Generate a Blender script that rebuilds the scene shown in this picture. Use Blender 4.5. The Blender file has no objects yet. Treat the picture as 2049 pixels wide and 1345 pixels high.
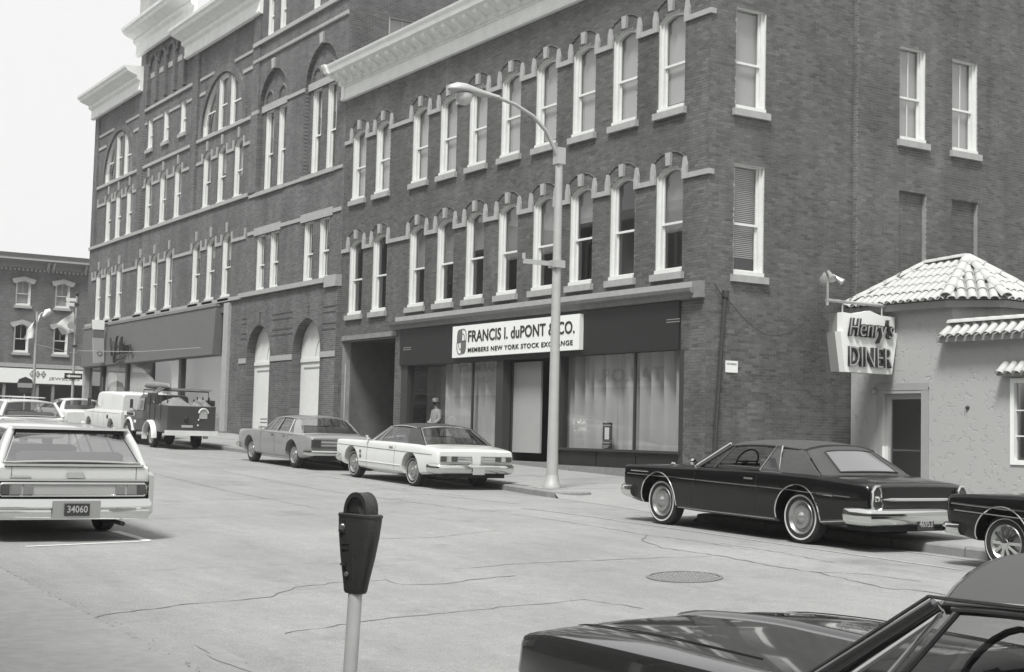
import bpy, bmesh, math, random
from mathutils import Vector, Matrix
from mathutils.geometry import tessellate_polygon
random.seed(11)
S = bpy.context.scene
COL = S.collection
R_ = math.radians

# ---------------------------------------------------------------- camera
CAM = bpy.data.cameras.new('camera'); cam = bpy.data.objects.new('camera', CAM); COL.objects.link(cam)
yaw, pit, rol = R_(-57.793), R_(4.009), R_(1.418)
fw = Vector((math.sin(yaw)*math.cos(pit), math.cos(yaw)*math.cos(pit), math.sin(pit)))
rt = fw.cross(Vector((0, 0, 1))).normalized(); up = rt.cross(fw)
r2 = math.cos(rol)*rt + math.sin(rol)*up; u2 = -math.sin(rol)*rt + math.cos(rol)*up
m = Matrix((r2, u2, -fw)).transposed().to_4x4(); m.translation = (0, -21, 1.85)
cam.matrix_world = m
CAM.sensor_width = 36; CAM.lens = 50.07; CAM.clip_start = .1; CAM.clip_end = 2000
S.camera = cam

# ---------------------------------------------------------------- sky and sun (bright overcast)
W = bpy.data.worlds.new('World'); S.world = W; W.use_nodes = True
nt = W.node_tree; nt.nodes.clear()
SUN_EL, SUN_AZ = R_(58), R_(142)          # azimuth measured clockwise from +Y
sk = nt.nodes.new('ShaderNodeTexSky'); sk.sky_type = 'NISHITA'; sk.sun_disc = False
sk.sun_elevation = SUN_EL; sk.sun_rotation = SUN_AZ; sk.dust_density = 4; sk.air_density = 1.5
bw = nt.nodes.new('ShaderNodeRGBToBW')
mx = nt.nodes.new('ShaderNodeMix'); mx.data_type = 'FLOAT'; mx.inputs[0].default_value = .92   # an even cloud layer
mx.inputs[3].default_value = 5.0
bg = nt.nodes.new('ShaderNodeBackground'); bg.inputs[1].default_value = .1
ou = nt.nodes.new('ShaderNodeOutputWorld')
nt.links.new(sk.outputs[0], bw.inputs[0]); nt.links.new(bw.outputs[0], mx.inputs[2])
nt.links.new(mx.outputs[0], bg.inputs[0]); nt.links.new(bg.outputs[0], ou.inputs[0])
SL = bpy.data.lights.new('sun', 'SUN'); SL.energy = 2.5; SL.angle = R_(14); SL.color = (1, .995, .985)
sun = bpy.data.objects.new('sun', SL); COL.objects.link(sun)
sd = Vector((math.sin(SUN_AZ)*math.cos(SUN_EL), math.cos(SUN_AZ)*math.cos(SUN_EL), math.sin(SUN_EL)))
sun.rotation_euler = (-sd).to_track_quat('-Z', 'Y').to_euler(); sun.location = (0, 0, 40)
S.cycles.max_bounces = 6; S.cycles.diffuse_bounces = 3; S.cycles.glossy_bounces = 3; S.cycles.transparent_max_bounces = 10; S.cycles.caustics_reflective = False; S.cycles.caustics_refractive = False
S.view_settings.view_transform = 'Standard'; S.view_settings.look = 'None'
S.view_settings.exposure = .95; S.view_settings.gamma = 1; S.view_settings.use_curve_mapping = False

# ---------------------------------------------------------------- materials
MATS = {}
def mat(name, base, rough=.7, metal=0, var=0, vs=3, bump=0, bs=40, coat=0, var2=0, vs2=.4, spec=.5):
    if name in MATS: return MATS[name]
    mt = bpy.data.materials.new(name); mt.use_nodes = True; n = mt.node_tree; N = n.nodes; L = n.links
    p = N['Principled BSDF']
    p.inputs['Base Color'].default_value = (base*.985, base, base*.97, 1)
    p.inputs['Roughness'].default_value = rough; p.inputs['Metallic'].default_value = metal
    p.inputs['Coat Weight'].default_value = coat; p.inputs['Coat Roughness'].default_value = .04
    p.inputs['Specular IOR Level'].default_value = spec
    if var or bump or var2:
        tc = N.new('ShaderNodeTexCoord')
    if var or var2:
        def nz(scale, amt):
            a = N.new('ShaderNodeTexNoise'); a.inputs['Scale'].default_value = scale; a.inputs['Detail'].default_value = 6
            a.inputs['Roughness'].default_value = .65
            L.new(tc.outputs['Object'], a.inputs['Vector'])
            r = N.new('ShaderNodeMapRange'); r.inputs[1].default_value = .25; r.inputs[2].default_value = .75
            r.inputs[3].default_value = 1-amt; r.inputs[4].default_value = 1+amt
            L.new(a.outputs[0], r.inputs[0]); return r
        a = nz(vs, var) if var else None; b = nz(vs2, var2) if var2 else None
        if a and b:
            q = N.new('ShaderNodeMath'); q.operation = 'MULTIPLY'; L.new(a.outputs[0], q.inputs[0]); L.new(b.outputs[0], q.inputs[1])
        else: q = a or b
        sc = N.new('ShaderNodeVectorMath'); sc.operation = 'SCALE'; sc.inputs[0].default_value = (base*.985, base, base*.97)
        L.new(q.outputs[0], sc.inputs['Scale']); L.new(sc.outputs[0], p.inputs['Base Color'])
    if bump:
        a = N.new('ShaderNodeTexNoise'); a.inputs['Scale'].default_value = bs; a.inputs['Detail'].default_value = 4
        L.new(tc.outputs['Object'], a.inputs['Vector'])
        bm_ = N.new('ShaderNodeBump'); bm_.inputs['Strength'].default_value = bump; bm_.inputs['Distance'].default_value = .02
        L.new(a.outputs[0], bm_.inputs['Height']); L.new(bm_.outputs[0], p.inputs['Normal'])
    MATS[name] = mt; return mt

def glass(name, tint=.9, f0=.08, rough=.01, gl=.95):
    mt = bpy.data.materials.new(name); mt.use_nodes = True; n = mt.node_tree; N = n.nodes; L = n.links; N.clear()
    lw = N.new('ShaderNodeLayerWeight'); lw.inputs[0].default_value = .5
    pw = N.new('ShaderNodeMath'); pw.operation = 'POWER'; pw.inputs[1].default_value = 4.2
    ml = N.new('ShaderNodeMath'); ml.operation = 'MULTIPLY_ADD'; ml.inputs[1].default_value = 1-f0; ml.inputs[2].default_value = f0
    t = N.new('ShaderNodeBsdfTransparent'); t.inputs[0].default_value = (tint, tint, tint, 1)
    g = N.new('ShaderNodeBsdfGlossy'); g.inputs['Roughness'].default_value = rough; g.inputs[0].default_value = (gl, gl, gl, 1)
    x = N.new('ShaderNodeMixShader'); o = N.new('ShaderNodeOutputMaterial')
    L.new(lw.outputs['Facing'], pw.inputs[0]); L.new(pw.outputs[0], ml.inputs[0]); L.new(ml.outputs[0], x.inputs[0])
    L.new(t.outputs[0], x.inputs[1]); L.new(g.outputs[0], x.inputs[2]); L.new(x.outputs[0], o.inputs[0])
    MATS[name] = mt; return mt

def brickmat(name, base, axis, mortar=.3, var=.25):
    """brick courses too far off to pick apart; axis 'X' or 'Y' is the horizontal run of the wall"""
    mt = bpy.data.materials.new(name); mt.use_nodes = True; n = mt.node_tree; N = n.nodes; L = n.links
    p = N['Principled BSDF']; p.inputs['Roughness'].default_value = .85; p.inputs['Specular IOR Level'].default_value = .25
    geo = N.new('ShaderNodeNewGeometry'); sp = N.new('ShaderNodeSeparateXYZ'); cb = N.new('ShaderNodeCombineXYZ')
    L.new(geo.outputs['Position'], sp.inputs[0]); L.new(sp.outputs[axis], cb.inputs[0]); L.new(sp.outputs['Z'], cb.inputs[1])
    b = N.new('ShaderNodeTexBrick'); b.inputs['Scale'].default_value = 1; b.inputs['Brick Width'].default_value = .215
    b.inputs['Row Height'].default_value = .07; b.inputs['Mortar Size'].default_value = .006; b.inputs['Mortar Smooth'].default_value = .2
    b.inputs['Color1'].default_value = (base*(1-var),)*3+(1,); b.inputs['Color2'].default_value = (base*(1+var),)*3+(1,)
    b.inputs['Mortar'].default_value = (mortar,)*3+(1,)
    L.new(cb.outputs[0], b.inputs['Vector'])
    a = N.new('ShaderNodeTexNoise'); a.inputs['Scale'].default_value = .55; a.inputs['Detail'].default_value = 7; a.inputs['Roughness'].default_value = .7
    L.new(geo.outputs['Position'], a.inputs['Vector'])
    r = N.new('ShaderNodeMapRange'); r.inputs[1].default_value = .3; r.inputs[2].default_value = .7; r.inputs[3].default_value = .78; r.inputs[4].default_value = 1.22
    L.new(a.outputs[0], r.inputs[0])
    mp = N.new('ShaderNodeMapping'); mp.inputs['Scale'].default_value = (1.4, 1.4, .13); L.new(geo.outputs['Position'], mp.inputs[0])
    a2 = N.new('ShaderNodeTexNoise'); a2.inputs['Scale'].default_value = 1; a2.inputs['Detail'].default_value = 6; L.new(mp.outputs[0], a2.inputs['Vector'])
    r3 = N.new('ShaderNodeMapRange'); r3.inputs[1].default_value = .3; r3.inputs[2].default_value = .7; r3.inputs[3].default_value = .78; r3.inputs[4].default_value = 1.2; L.new(a2.outputs[0], r3.inputs[0])
    mm = N.new('ShaderNodeMath'); mm.operation = 'MULTIPLY'; L.new(r.outputs[0], mm.inputs[0]); L.new(r3.outputs[0], mm.inputs[1])
    sc = N.new('ShaderNodeVectorMath'); sc.operation = 'SCALE'; L.new(b.outputs[0], sc.inputs[0]); L.new(mm.outputs[0], sc.inputs['Scale'])
    L.new(sc.outputs[0], p.inputs['Base Color'])
    bu = N.new('ShaderNodeBump'); bu.inputs['Strength'].default_value = .5; bu.inputs['Distance'].default_value = .01; bu.invert = True
    L.new(b.outputs['Fac'], bu.inputs['Height']); L.new(bu.outputs[0], p.inputs['Normal'])
    MATS[name] = mt; return mt

def toned(name, base, amt, use_random=False, rough=.85):
    """single bricks: tone per brick, weathering over the wall"""
    mt = bpy.data.materials.new(name); mt.use_nodes = True; n = mt.node_tree; N = n.nodes; L = n.links
    p = N['Principled BSDF']; p.inputs['Roughness'].default_value = rough; p.inputs['Specular IOR Level'].default_value = .25
    if use_random:
        t = N.new('ShaderNodeObjectInfo'); tout = t.outputs['Random']
    else:
        t = N.new('ShaderNodeAttribute'); t.attribute_name = 'tone'; tout = t.outputs['Fac']
    r = N.new('ShaderNodeMapRange'); r.inputs[3].default_value = 1-amt; r.inputs[4].default_value = 1+amt; L.new(tout, r.inputs[0])
    geo = N.new('ShaderNodeNewGeometry')
    def nz(s, lo, hi, st=None):
        a = N.new('ShaderNodeTexNoise'); a.inputs['Scale'].default_value = s; a.inputs['Detail'].default_value = 7; a.inputs['Roughness'].default_value = .7
        if st:
            mp = N.new('ShaderNodeMapping'); mp.inputs['Scale'].default_value = st; L.new(geo.outputs['Position'], mp.inputs[0]); L.new(mp.outputs[0], a.inputs['Vector'])
        else: L.new(geo.outputs['Position'], a.inputs['Vector'])
        q = N.new('ShaderNodeMapRange'); q.inputs[1].default_value = .3; q.inputs[2].default_value = .7; q.inputs[3].default_value = lo; q.inputs[4].default_value = hi
        L.new(a.outputs[0], q.inputs[0]); return q
    a1 = nz(.5, .75, 1.25); a2 = nz(30, .85, 1.15)
    m0 = N.new('ShaderNodeMath'); m0.operation = 'MULTIPLY'; a3 = nz(1, .76, 1.22, (1.4, 1.4, .13)); L.new(a1.outputs[0], m0.inputs[0]); L.new(a3.outputs[0], m0.inputs[1])
    m1 = N.new('ShaderNodeMath'); m1.operation = 'MULTIPLY'; L.new(m0.outputs[0], m1.inputs[0]); L.new(a2.outputs[0], m1.inputs[1])
    m2 = N.new('ShaderNodeMath'); m2.operation = 'MULTIPLY'; L.new(m1.outputs[0], m2.inputs[0]); L.new(r.outputs[0], m2.inputs[1])
    sc = N.new('ShaderNodeVectorMath'); sc.operation = 'SCALE'; sc.inputs[0].default_value = (base*.985, base, base*.97)
    L.new(m2.outputs[0], sc.inputs['Scale']); L.new(sc.outputs[0], p.inputs['Base Color'])
    MATS[name] = mt; return mt

BR = .108
toned('brick_tone', BR, .3); toned('brick_single', BR, .3, True)
brickmat('brick_x', BR*.97, 'X', .2); brickmat('brick_y', BR*.97, 'Y', .2)
mat('mortar', .27, .95, var=.25, vs=2.5)
mat('stone', .34, .85, var=.14, vs=6, bump=.3, bs=50); mat('stone_dark', .2, .85, var=.2, vs=5, bump=.3, bs=40)
mat('white_paint', .66, .5, var=.06, vs=5, var2=.06, vs2=.9); mat('cornice_paint', .82, .55, var=.1, vs=2.5)
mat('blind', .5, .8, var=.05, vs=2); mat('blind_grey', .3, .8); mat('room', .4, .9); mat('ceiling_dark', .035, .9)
mat('dark_fascia', .012, .55, var=.2, vs=4); mat('dark_trim', .035, .5); mat('grey_fascia', .12, .7, var=.08, vs=3)
mat('curtain', .43, .85, var=.12, vs=1.5); mat('panel_grey', .34, .6, var=.04, vs=3)
mat('sign_white', .78, .45, var=.03, vs=3); mat('ink', .02, .6); mat('ink_grey', .12, .7)
mat('concrete', .27, .9, var=.12, vs=9, bump=.25, bs=60, var2=.12, vs2=.5); mat('foundation', .2, .9, var=.15, vs=8, bump=.3, bs=40)
mat('kerb', .22, .9, var=.2, vs=5, bump=.3, bs=40); mat('tar', .14, .8, var=.3, vs=8); mat('paint_worn', .4, .8, var=.3, vs=10); mat('paint_line', .62, .7, var=.25, vs=14)
mat('iron', .17, .7, var=.25, vs=10, bump=.3, bs=80)
mat('stucco', .3, .9, var=.06, vs=4); mat('tile', .43, .7, var=.16, vs=5, bump=.3, bs=40); mat('tile_under', .25, .9)
mat('alu', .5, .35, .6); mat('lamp_metal', .42, .55, .25, var=.08, vs=4); mat('lamp_lens', .5, .25, spec=.6)
mat('chrome', .72, .1, 1); mat('rubber', .018, .75, bump=.2, bs=60); mat('whitewall', .55, .7); mat('hubcap', .42, .3, .8)
mat('lens_dark', .05, .2, coat=.6); mat('lens_grey', .2, .2, coat=.5); mat('plate_dark', .03, .5); mat('plate_light', .4, .5)
mat('interior', .05, .85); mat('seat_vinyl', .09, .5); mat('underbody', .02, .9); mat('vinyl_top', .05, .62, bump=.15, bs=120)
mat('soft_top', .06, .85, bump=.2, bs=25, var=.15, vs=4); mat('vinyl_light', .07, .6, bump=.1, bs=120)
mat('paint_black', .005, .15, coat=.35, spec=.3); mat('paint_white', .72, .28, coat=.8, var=.03, vs=3); mat('paint_silver', .4, .3, coat=.7)
mat('paint_pale', .6, .28, coat=.8); mat('paint_truck', .045, .45, coat=.3, var=.1, vs=4); mat('paint_van', .66, .4, coat=.4, var=.05, vs=3)
mat('meter_grey', .045, .42, .2, var=.2, vs=12, bump=.15, bs=60); mat('pole_grey', .36, .6, .2, var=.12, vs=8)
mat('skin', .35, .6); mat('cloth_light', .45, .9, var=.06, vs=10); mat('cloth_dark', .05, .9); mat('hair_dark', .02, .8)
mat('flag_cloth', .62, .9, var=.05, vs=4); mat('canvas', .2, .95, var=.2, vs=4); mat('cable', .03, .7); mat('wood', .2, .8, var=.2, vs=6)
mat('roof_gravel', .12, .95, var=.2, vs=3)
glass('window_glass', .82, .09); glass('shop_glass', .9, .1); glass('car_glass', .78, .08); glass('tint_glass', .75, .12)

# road: worn pale asphalt with patches and fine grain
def roadmat():
    mt = bpy.data.materials.new('road_surface'); mt.use_nodes = True; n = mt.node_tree; N = n.nodes; L = n.links
    p = N['Principled BSDF']; p.inputs['Roughness'].default_value = .88; p.inputs['Specular IOR Level'].default_value = .3
    geo = N.new('ShaderNodeNewGeometry')
    def nz(scale, lo, hi, det=5, ro=.6, a=.3, b=.7, stretch=None):
        t = N.new('ShaderNodeTexNoise'); t.inputs['Scale'].default_value = scale; t.inputs['Detail'].default_value = det; t.inputs['Roughness'].default_value = ro
        if stretch:
            mp = N.new('ShaderNodeMapping'); mp.inputs['Scale'].default_value = stretch
            L.new(geo.outputs['Position'], mp.inputs[0]); L.new(mp.outputs[0], t.inputs['Vector'])
        else: L.new(geo.outputs['Position'], t.inputs['Vector'])
        r = N.new('ShaderNodeMapRange'); r.inputs[1].default_value = a; r.inputs[2].default_value = b
        r.inputs[3].default_value = lo; r.inputs[4].default_value = hi; L.new(t.outputs[0], r.inputs[0]); return r, t
    a, _ = nz(.3, .88, 1.08); b, _ = nz(1.6, .92, 1.07, 7, .7, stretch=(.35, 1.6, 1)); c, ct = nz(55, .68, 1.25, 3, .85)
    d, _ = nz(6, .9, 1.1, 7, .8)
    m1 = N.new('ShaderNodeMath'); m1.operation = 'MULTIPLY'; L.new(a.outputs[0], m1.inputs[0]); L.new(b.outputs[0], m1.inputs[1])
    m2 = N.new('ShaderNodeMath'); m2.operation = 'MULTIPLY'; L.new(m1.outputs[0], m2.inputs[0]); L.new(c.outputs[0], m2.inputs[1])
    m3 = N.new('ShaderNodeMath'); m3.operation = 'MULTIPLY'; L.new(m2.outputs[0], m3.inputs[0]); L.new(d.outputs[0], m3.inputs[1])
    e, _ = nz(.7, 1, .74, 6, .7, .56, .72); h, _ = nz(1.0, .93, 1.06, 4, .6, stretch=(.06, 1.1, 1)); q_, _ = nz(3.5, 1, .86, 8, .8, .62, .7)
    prod = m3
    for r_ in (e, h, q_):
        mm = N.new('ShaderNodeMath'); mm.operation = 'MULTIPLY'; L.new(prod.outputs[0], mm.inputs[0]); L.new(r_.outputs[0], mm.inputs[1]); prod = mm
    sc = N.new('ShaderNodeVectorMath'); sc.operation = 'SCALE'; sc.inputs[0].default_value = (.275, .279, .271)
    L.new(prod.outputs[0], sc.inputs['Scale']); L.new(sc.outputs[0], p.inputs['Base Color'])
    bu = N.new('ShaderNodeBump'); bu.inputs['Strength'].default_value = .35; bu.inputs['Distance'].default_value = .01
    L.new(ct.outputs[0], bu.inputs['Height']); L.new(bu.outputs[0], p.inputs['Normal'])
    MATS['road_surface'] = mt
roadmat()

def stuccomat():
    mt = bpy.data.materials.new('stucco_swirl'); mt.use_nodes = True; n = mt.node_tree; N = n.nodes; L = n.links
    p = N['Principled BSDF']; p.inputs['Roughness'].default_value = .9; p.inputs['Specular IOR Level'].default_value = .25
    p.inputs['Base Color'].default_value = (.375, .38, .37, 1)
    geo = N.new('ShaderNodeNewGeometry')
    w = N.new('ShaderNodeTexNoise'); w.inputs['Scale'].default_value = 3.2; w.inputs['Detail'].default_value = 3; L.new(geo.outputs['Position'], w.inputs['Vector'])
    v = N.new('ShaderNodeTexVoronoi'); v.feature = 'DISTANCE_TO_EDGE'; v.inputs['Scale'].default_value = 4.4
    ad = N.new('ShaderNodeVectorMath'); ad.operation = 'MULTIPLY_ADD'; ad.inputs[1].default_value = (.7, .7, .7)
    L.new(w.outputs['Color'], ad.inputs[0]); L.new(geo.outputs['Position'], ad.inputs[2]); L.new(ad.outputs[0], v.inputs['Vector'])
    r = N.new('ShaderNodeMapRange'); r.inputs[2].default_value = .07; L.new(v.outputs['Distance'], r.inputs[0])
    g = N.new('ShaderNodeTexNoise'); g.inputs['Scale'].default_value = 5.2; L.new(geo.outputs['Position'], g.inputs['Vector'])
    gr = N.new('ShaderNodeMapRange'); gr.inputs[1].default_value = .41; gr.inputs[2].default_value = .47; L.new(g.outputs[0], gr.inputs[0])
    mxx = N.new('ShaderNodeMix'); mxx.data_type = 'FLOAT'; L.new(gr.outputs[0], mxx.inputs[0]); L.new(r.outputs[0], mxx.inputs[2]); mxx.inputs[3].default_value = 1
    f = N.new('ShaderNodeTexNoise'); f.inputs['Scale'].default_value = 45; L.new(geo.outputs['Position'], f.inputs['Vector'])
    sm = N.new('ShaderNodeMath'); sm.operation = 'MULTIPLY_ADD'; sm.inputs[1].default_value = .22; L.new(f.outputs[0], sm.inputs[0]); L.new(mxx.outputs[0], sm.inputs[2])
    bu = N.new('ShaderNodeBump'); bu.inputs['Strength'].default_value = .5; bu.inputs['Distance'].default_value = .02
    L.new(sm.outputs[0], bu.inputs['Height']); L.new(bu.outputs[0], p.inputs['Normal'])
    MATS['stucco_swirl'] = mt
stuccomat()

# ---------------------------------------------------------------- mesh helpers
class MB:
    def __init__(s): s.v = []; s.f = []
    def add(s, v, f):
        o = len(s.v); s.v += [tuple(p) for p in v]; s.f += [tuple(i+o for i in q) for q in f]; return s
    def box(s, x0, x1, y0, y1, z0, z1):
        return s.add([(x0,y0,z0),(x1,y0,z0),(x1,y1,z0),(x0,y1,z0),(x0,y0,z1),(x1,y0,z1),(x1,y1,z1),(x0,y1,z1)],
                     [(0,3,2,1),(4,5,6,7),(0,1,5,4),(1,2,6,5),(2,3,7,6),(3,0,4,7)])
    def prism(s, pts, plane, a, b):
        """2-D polygon pushed along the third axis: plane 'xz' runs along y, 'yz' along x, 'xy' along z"""
        P = {'xz': lambda p, t: (p[0], t, p[1]), 'yz': lambda p, t: (t, p[0], p[1]), 'xy': lambda p, t: (p[0], p[1], t)}[plane]
        n = len(pts); s.add([P(p, a) for p in pts]+[P(p, b) for p in pts],
              [tuple(range(n)), tuple(range(2*n-1, n-1, -1))]+[(i, i+n, (i+1) % n+n, (i+1) % n) for i in range(n)]); return s
    def loft(s, rings, closed=True, cap=True):
        n = len(rings[0]); v = [p for r in rings for p in r]; f = []
        for i in range(len(rings)-1):
            for j in range(n if closed else n-1):
                k = (j+1) % n; f.append((i*n+j, i*n+k, (i+1)*n+k, (i+1)*n+j))
        if cap and closed: f += [tuple(range(n-1, -1, -1)), tuple(range((len(rings)-1)*n, len(rings)*n))]
        return s.add(v, f)
    def tube(s, pts, r, n=8, cap=True):
        pts = [Vector(p) for p in pts]; rings = []; u = None
        for i, p in enumerate(pts):
            d = (pts[min(i+1, len(pts)-1)]-pts[max(i-1, 0)]).normalized()
            if u is None: u = d.orthogonal().normalized()
            u = (u-d*u.dot(d)).normalized(); w = d.cross(u); rr = r[i] if isinstance(r, (list, tuple)) else r
            rings.append([p+rr*(math.cos(2*math.pi*k/n)*u+math.sin(2*math.pi*k/n)*w) for k in range(n)])
        return s.loft(rings, True, cap)
    def lathe(s, prof, n=24, c=(0, 0, 0), axis='z', cap=False):
        """prof: (radius, height) pairs turned about an axis through c"""
        rings = []
        for r, h in prof:
            ring = []
            for k in range(n):
                a = 2*math.pi*k/n; x, y = r*math.cos(a), r*math.sin(a)
                q = {'z': (x, y, h), 'y': (x, h, y), 'x': (h, x, y)}[axis]
                ring.append((c[0]+q[0], c[1]+q[1], c[2]+q[2]))
            rings.append(ring)
        return s.loft(rings, True, cap)
    def sweep(s, path, prof, closed=False):
        """closed 2-D profile (out, z) swept along a plan path (x, y); 'out' is to the right of travel"""
        rings = []; n = len(path)
        for i, p in enumerate(path):
            a = Vector(path[max(i-1, 0)][:2]); b = Vector(path[min(i+1, n-1)][:2]); d = (b-a).normalized(); nn = Vector((d.y, -d.x))
            zo = p[2] if len(p) > 2 else 0
            rings.append([(p[0]+nn.x*o, p[1]+nn.y*o, z+zo) for o, z in prof])
        return s.loft(rings)
    def xf(s, M, start=0):
        for i in range(start, len(s.v)): s.v[i] = tuple(M @ Vector(s.v[i]))
        return s
    def ring(s, outer, inner, y0, y1):
        """frame between two outlines (x, z) with the same number of points, from y0 (front) to y1"""
        n = len(outer)
        v = [(x, y0, z) for x, z in outer]+[(x, y0, z) for x, z in inner]+[(x, y1, z) for x, z in inner]+[(x, y1, z) for x, z in outer]
        f = []
        for i in range(n):
            k = (i+1) % n; f += [(i, k, n+k, n+i), (n+i, n+k, 2*n+k, 2*n+i), (2*n+i, 2*n+k, 3*n+k, 3*n+i), (3*n+i, 3*n+k, k, i)]
        return s.add(v, f)

WL = {}                                   # world location of parents that are not rotated
def thing(name, label, cat, loc=(0, 0, 0), rot=(0, 0, 0), group=None):
    o = bpy.data.objects.new(name, None); COL.objects.link(o); o.empty_display_size = .2
    o.location = loc; o.rotation_euler = rot; o['label'] = label; o['category'] = cat
    if group: o['group'] = group
    WL[o.name] = Vector(loc) if tuple(rot) == (0, 0, 0) else None
    return o
def link(name, me, parent=None, local=False):
    o = bpy.data.objects.new(name, me); COL.objects.link(o)
    if parent is not None:
        o.parent = parent; w = WL.get(parent.name)
        if not local and w is not None: o.location = -w
        WL[o.name] = Vector((0, 0, 0)) if (not local and w is not None) else None
    else: WL[o.name] = Vector((0, 0, 0))
    return o
def mesh(mb, mt, smooth=None, name='m'):
    me = bpy.data.meshes.new(name); me.from_pydata(mb.v, [], mb.f); me.materials.append(MATS[mt] if isinstance(mt, str) else mt)
    if smooth:
        bm = bmesh.new(); bm.from_mesh(me); bmesh.ops.recalc_face_normals(bm, faces=bm.faces); bm.to_mesh(me); bm.free()
        me.polygons.foreach_set('use_smooth', [True]*len(me.polygons)); me.set_sharp_from_angle(angle=R_(smooth))
    me.update(); return me
def obj(name, mb, mt, parent=None, smooth=None, local=False, label=None, cat=None, group=None, kind=None):
    o = link(name, mesh(mb, mt, smooth, name), parent, local)
    for k, v in (('label', label), ('category', cat), ('group', group), ('kind', kind)):
        if v: o[k] = v
    return o
def tree_copy(o, parent=None):
    c = o.copy(); COL.objects.link(c); c.parent = parent; WL[c.name] = WL.get(o.name)
    for ch in list(o.children): tree_copy(ch, c)
    return c

TXT = {}
def textmesh(body, mt, w=None, h=None, extr=.01, offset=0, shear=0, spacing=1):
    cu = bpy.data.curves.new('t', 'FONT'); cu.body = body; cu.size = 1; cu.offset = offset; cu.shear = shear
    cu.resolution_u = 3; cu.space_character = spacing; cu.fill_mode = 'FRONT' if extr == 0 else 'BOTH'; cu.extrude = .05 if extr else 0
    o = bpy.data.objects.new('t', cu); COL.objects.link(o); bpy.context.view_layer.update()
    me = bpy.data.meshes.new_from_object(o.evaluated_get(bpy.context.evaluated_depsgraph_get()))
    bpy.data.objects.remove(o); bpy.data.curves.remove(cu)
    xs = [v.co.x for v in me.vertices]; ys = [v.co.y for v in me.vertices]
    x0, x1, y0, y1 = min(xs), max(xs), min(ys), max(ys)
    sx = (w/(x1-x0)) if w else h/(y1-y0); sy = (h/(y1-y0)) if h else sx
    for v in me.vertices:
        v.co = ((v.co.x-x0)*sx, (v.co.y-y0)*sy, (v.co.z+.05)*extr/.1 if extr else 0)
    me.materials.clear(); me.materials.append(MATS[mt]); return me
def text(name, body, mt, parent, origin, right, upv, local=False, **k):
    """lettering, one part for each word, whose lower left corner is at origin; normal = right x up"""
    me = textmesh(body, mt, **k); r = Vector(right).normalized(); u = Vector(upv).normalized(); n = r.cross(u)
    M = Matrix((r, u, n)).transposed().to_4x4(); M.translation = Vector(origin)
    if ' ' not in body: me.transform(M); return link(name, me, parent, local)
    bm = bmesh.new(); bm.from_mesh(me); bm.verts.ensure_lookup_table(); seen = set(); isl = []
    for v in bm.verts:
        if v.index in seen: continue
        st = [v]; seen.add(v.index); grp = []
        while st:
            q = st.pop(); grp.append(q.index)
            for e in q.link_edges:
                o = e.other_vert(q)
                if o.index not in seen: seen.add(o.index); st.append(o)
        xs = [bm.verts[i].co.x for i in grp]; isl.append((min(xs), max(xs), grp))
    isl.sort(key=lambda t: t[0]); gl = []
    for a, b, grp in isl:
        if gl and a < gl[-1][1]: gl[-1][1] = max(gl[-1][1], b); gl[-1][2] += grp
        else: gl.append([a, b, list(grp)])
    gaps = sorted(((gl[i+1][0]-gl[i][1]), i) for i in range(len(gl)-1)); nw = len(body.split())-1
    brk = set(i for _, i in gaps[len(gaps)-nw:]) if nw else set(); words = [[]]
    for i, q in enumerate(gl):
        words[-1] += q[2]
        if i in brk: words.append([])
    for wv in words:
        ws = set(wv); ix = {i: j for j, i in enumerate(wv)}; mb = MB(); mb.v = [tuple(M @ bm.verts[i].co) for i in wv]
        mb.f = [tuple(ix[q.index] for q in f.verts) for f in bm.faces if f.verts[0].index in ws]
        ob = obj(name, mb, mt, parent, local=local)
    bm.free(); return ob

def arch(xl, xr, zb, zs, zc, n=8):
    """outline of an opening, anticlockwise seen from the front: sill zb, spring zs, crown zc"""
    p = [(xl, zb), (xr, zb), (xr, zs)]; hw = (xr-xl)/2; rise = zc-zs; cx = (xl+xr)/2
    if rise > .002:
        rad = (hw*hw+rise*rise)/(2*rise); cz = zc-rad; a0 = math.asin(min(1, hw/rad))
        if rise > hw: a0 = math.pi-a0
        for i in range(1, n):
            a = a0-2*a0*i/n; p.append((cx+rad*math.sin(a), cz+rad*math.cos(a)))
    else: p += [(xr+(xl-xr)*i/n, zs) for i in range(1, n)]
    p.append((xl, zs)); return p
def wall(mb, outer, holes, y, depth=.3, swap=False):
    """flat wall in the plane Y=y (or X=y when swap) with openings whose reveals go back by depth"""
    polys = [[Vector((a, b, 0)) for a, b in outer]]+[[Vector((a, b, 0)) for a, b in h] for h in holes]
    flat = [p for q in polys for p in q]; P = (lambda a, b, t: (t, a, b)) if swap else (lambda a, b, t: (a, t, b))
    sg = -1 if swap else 1
    o = len(mb.v); mb.v += [P(p.x, p.y, y) for p in flat]
    mb.f += [tuple(o+i for i in t) for t in tessellate_polygon(polys)]
    for h in holes:
        o = len(mb.v); n = len(h); mb.v += [P(a, b, y) for a, b in h]+[P(a, b, y+sg*depth) for a, b in h]
        mb.f += [(o+i, o+(i+1) % n, o+n+(i+1) % n, o+n+i) for i in range(n)]
    return mb
def spans(holes, v, a, b):
    """parts of [a, b] at height v that lie outside the openings"""
    cut = []
    for h in holes:
        xs = []; n = len(h)
        for i in range(n):
            (x0, z0), (x1, z1) = h[i], h[(i+1) % n]
            if (z0 <= v) != (z1 <= v): xs.append(x0+(v-z0)/(z1-z0)*(x1-x0))
        xs.sort(); cut += list(zip(xs[::2], xs[1::2]))
    cut.sort(); out = []; c = a
    for x0, x1 in cut:
        if x0 > c: out.append((c, min(x0, b)))
        c = max(c, x1)
    if c < b: out.append((c, b))
    return out
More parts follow.
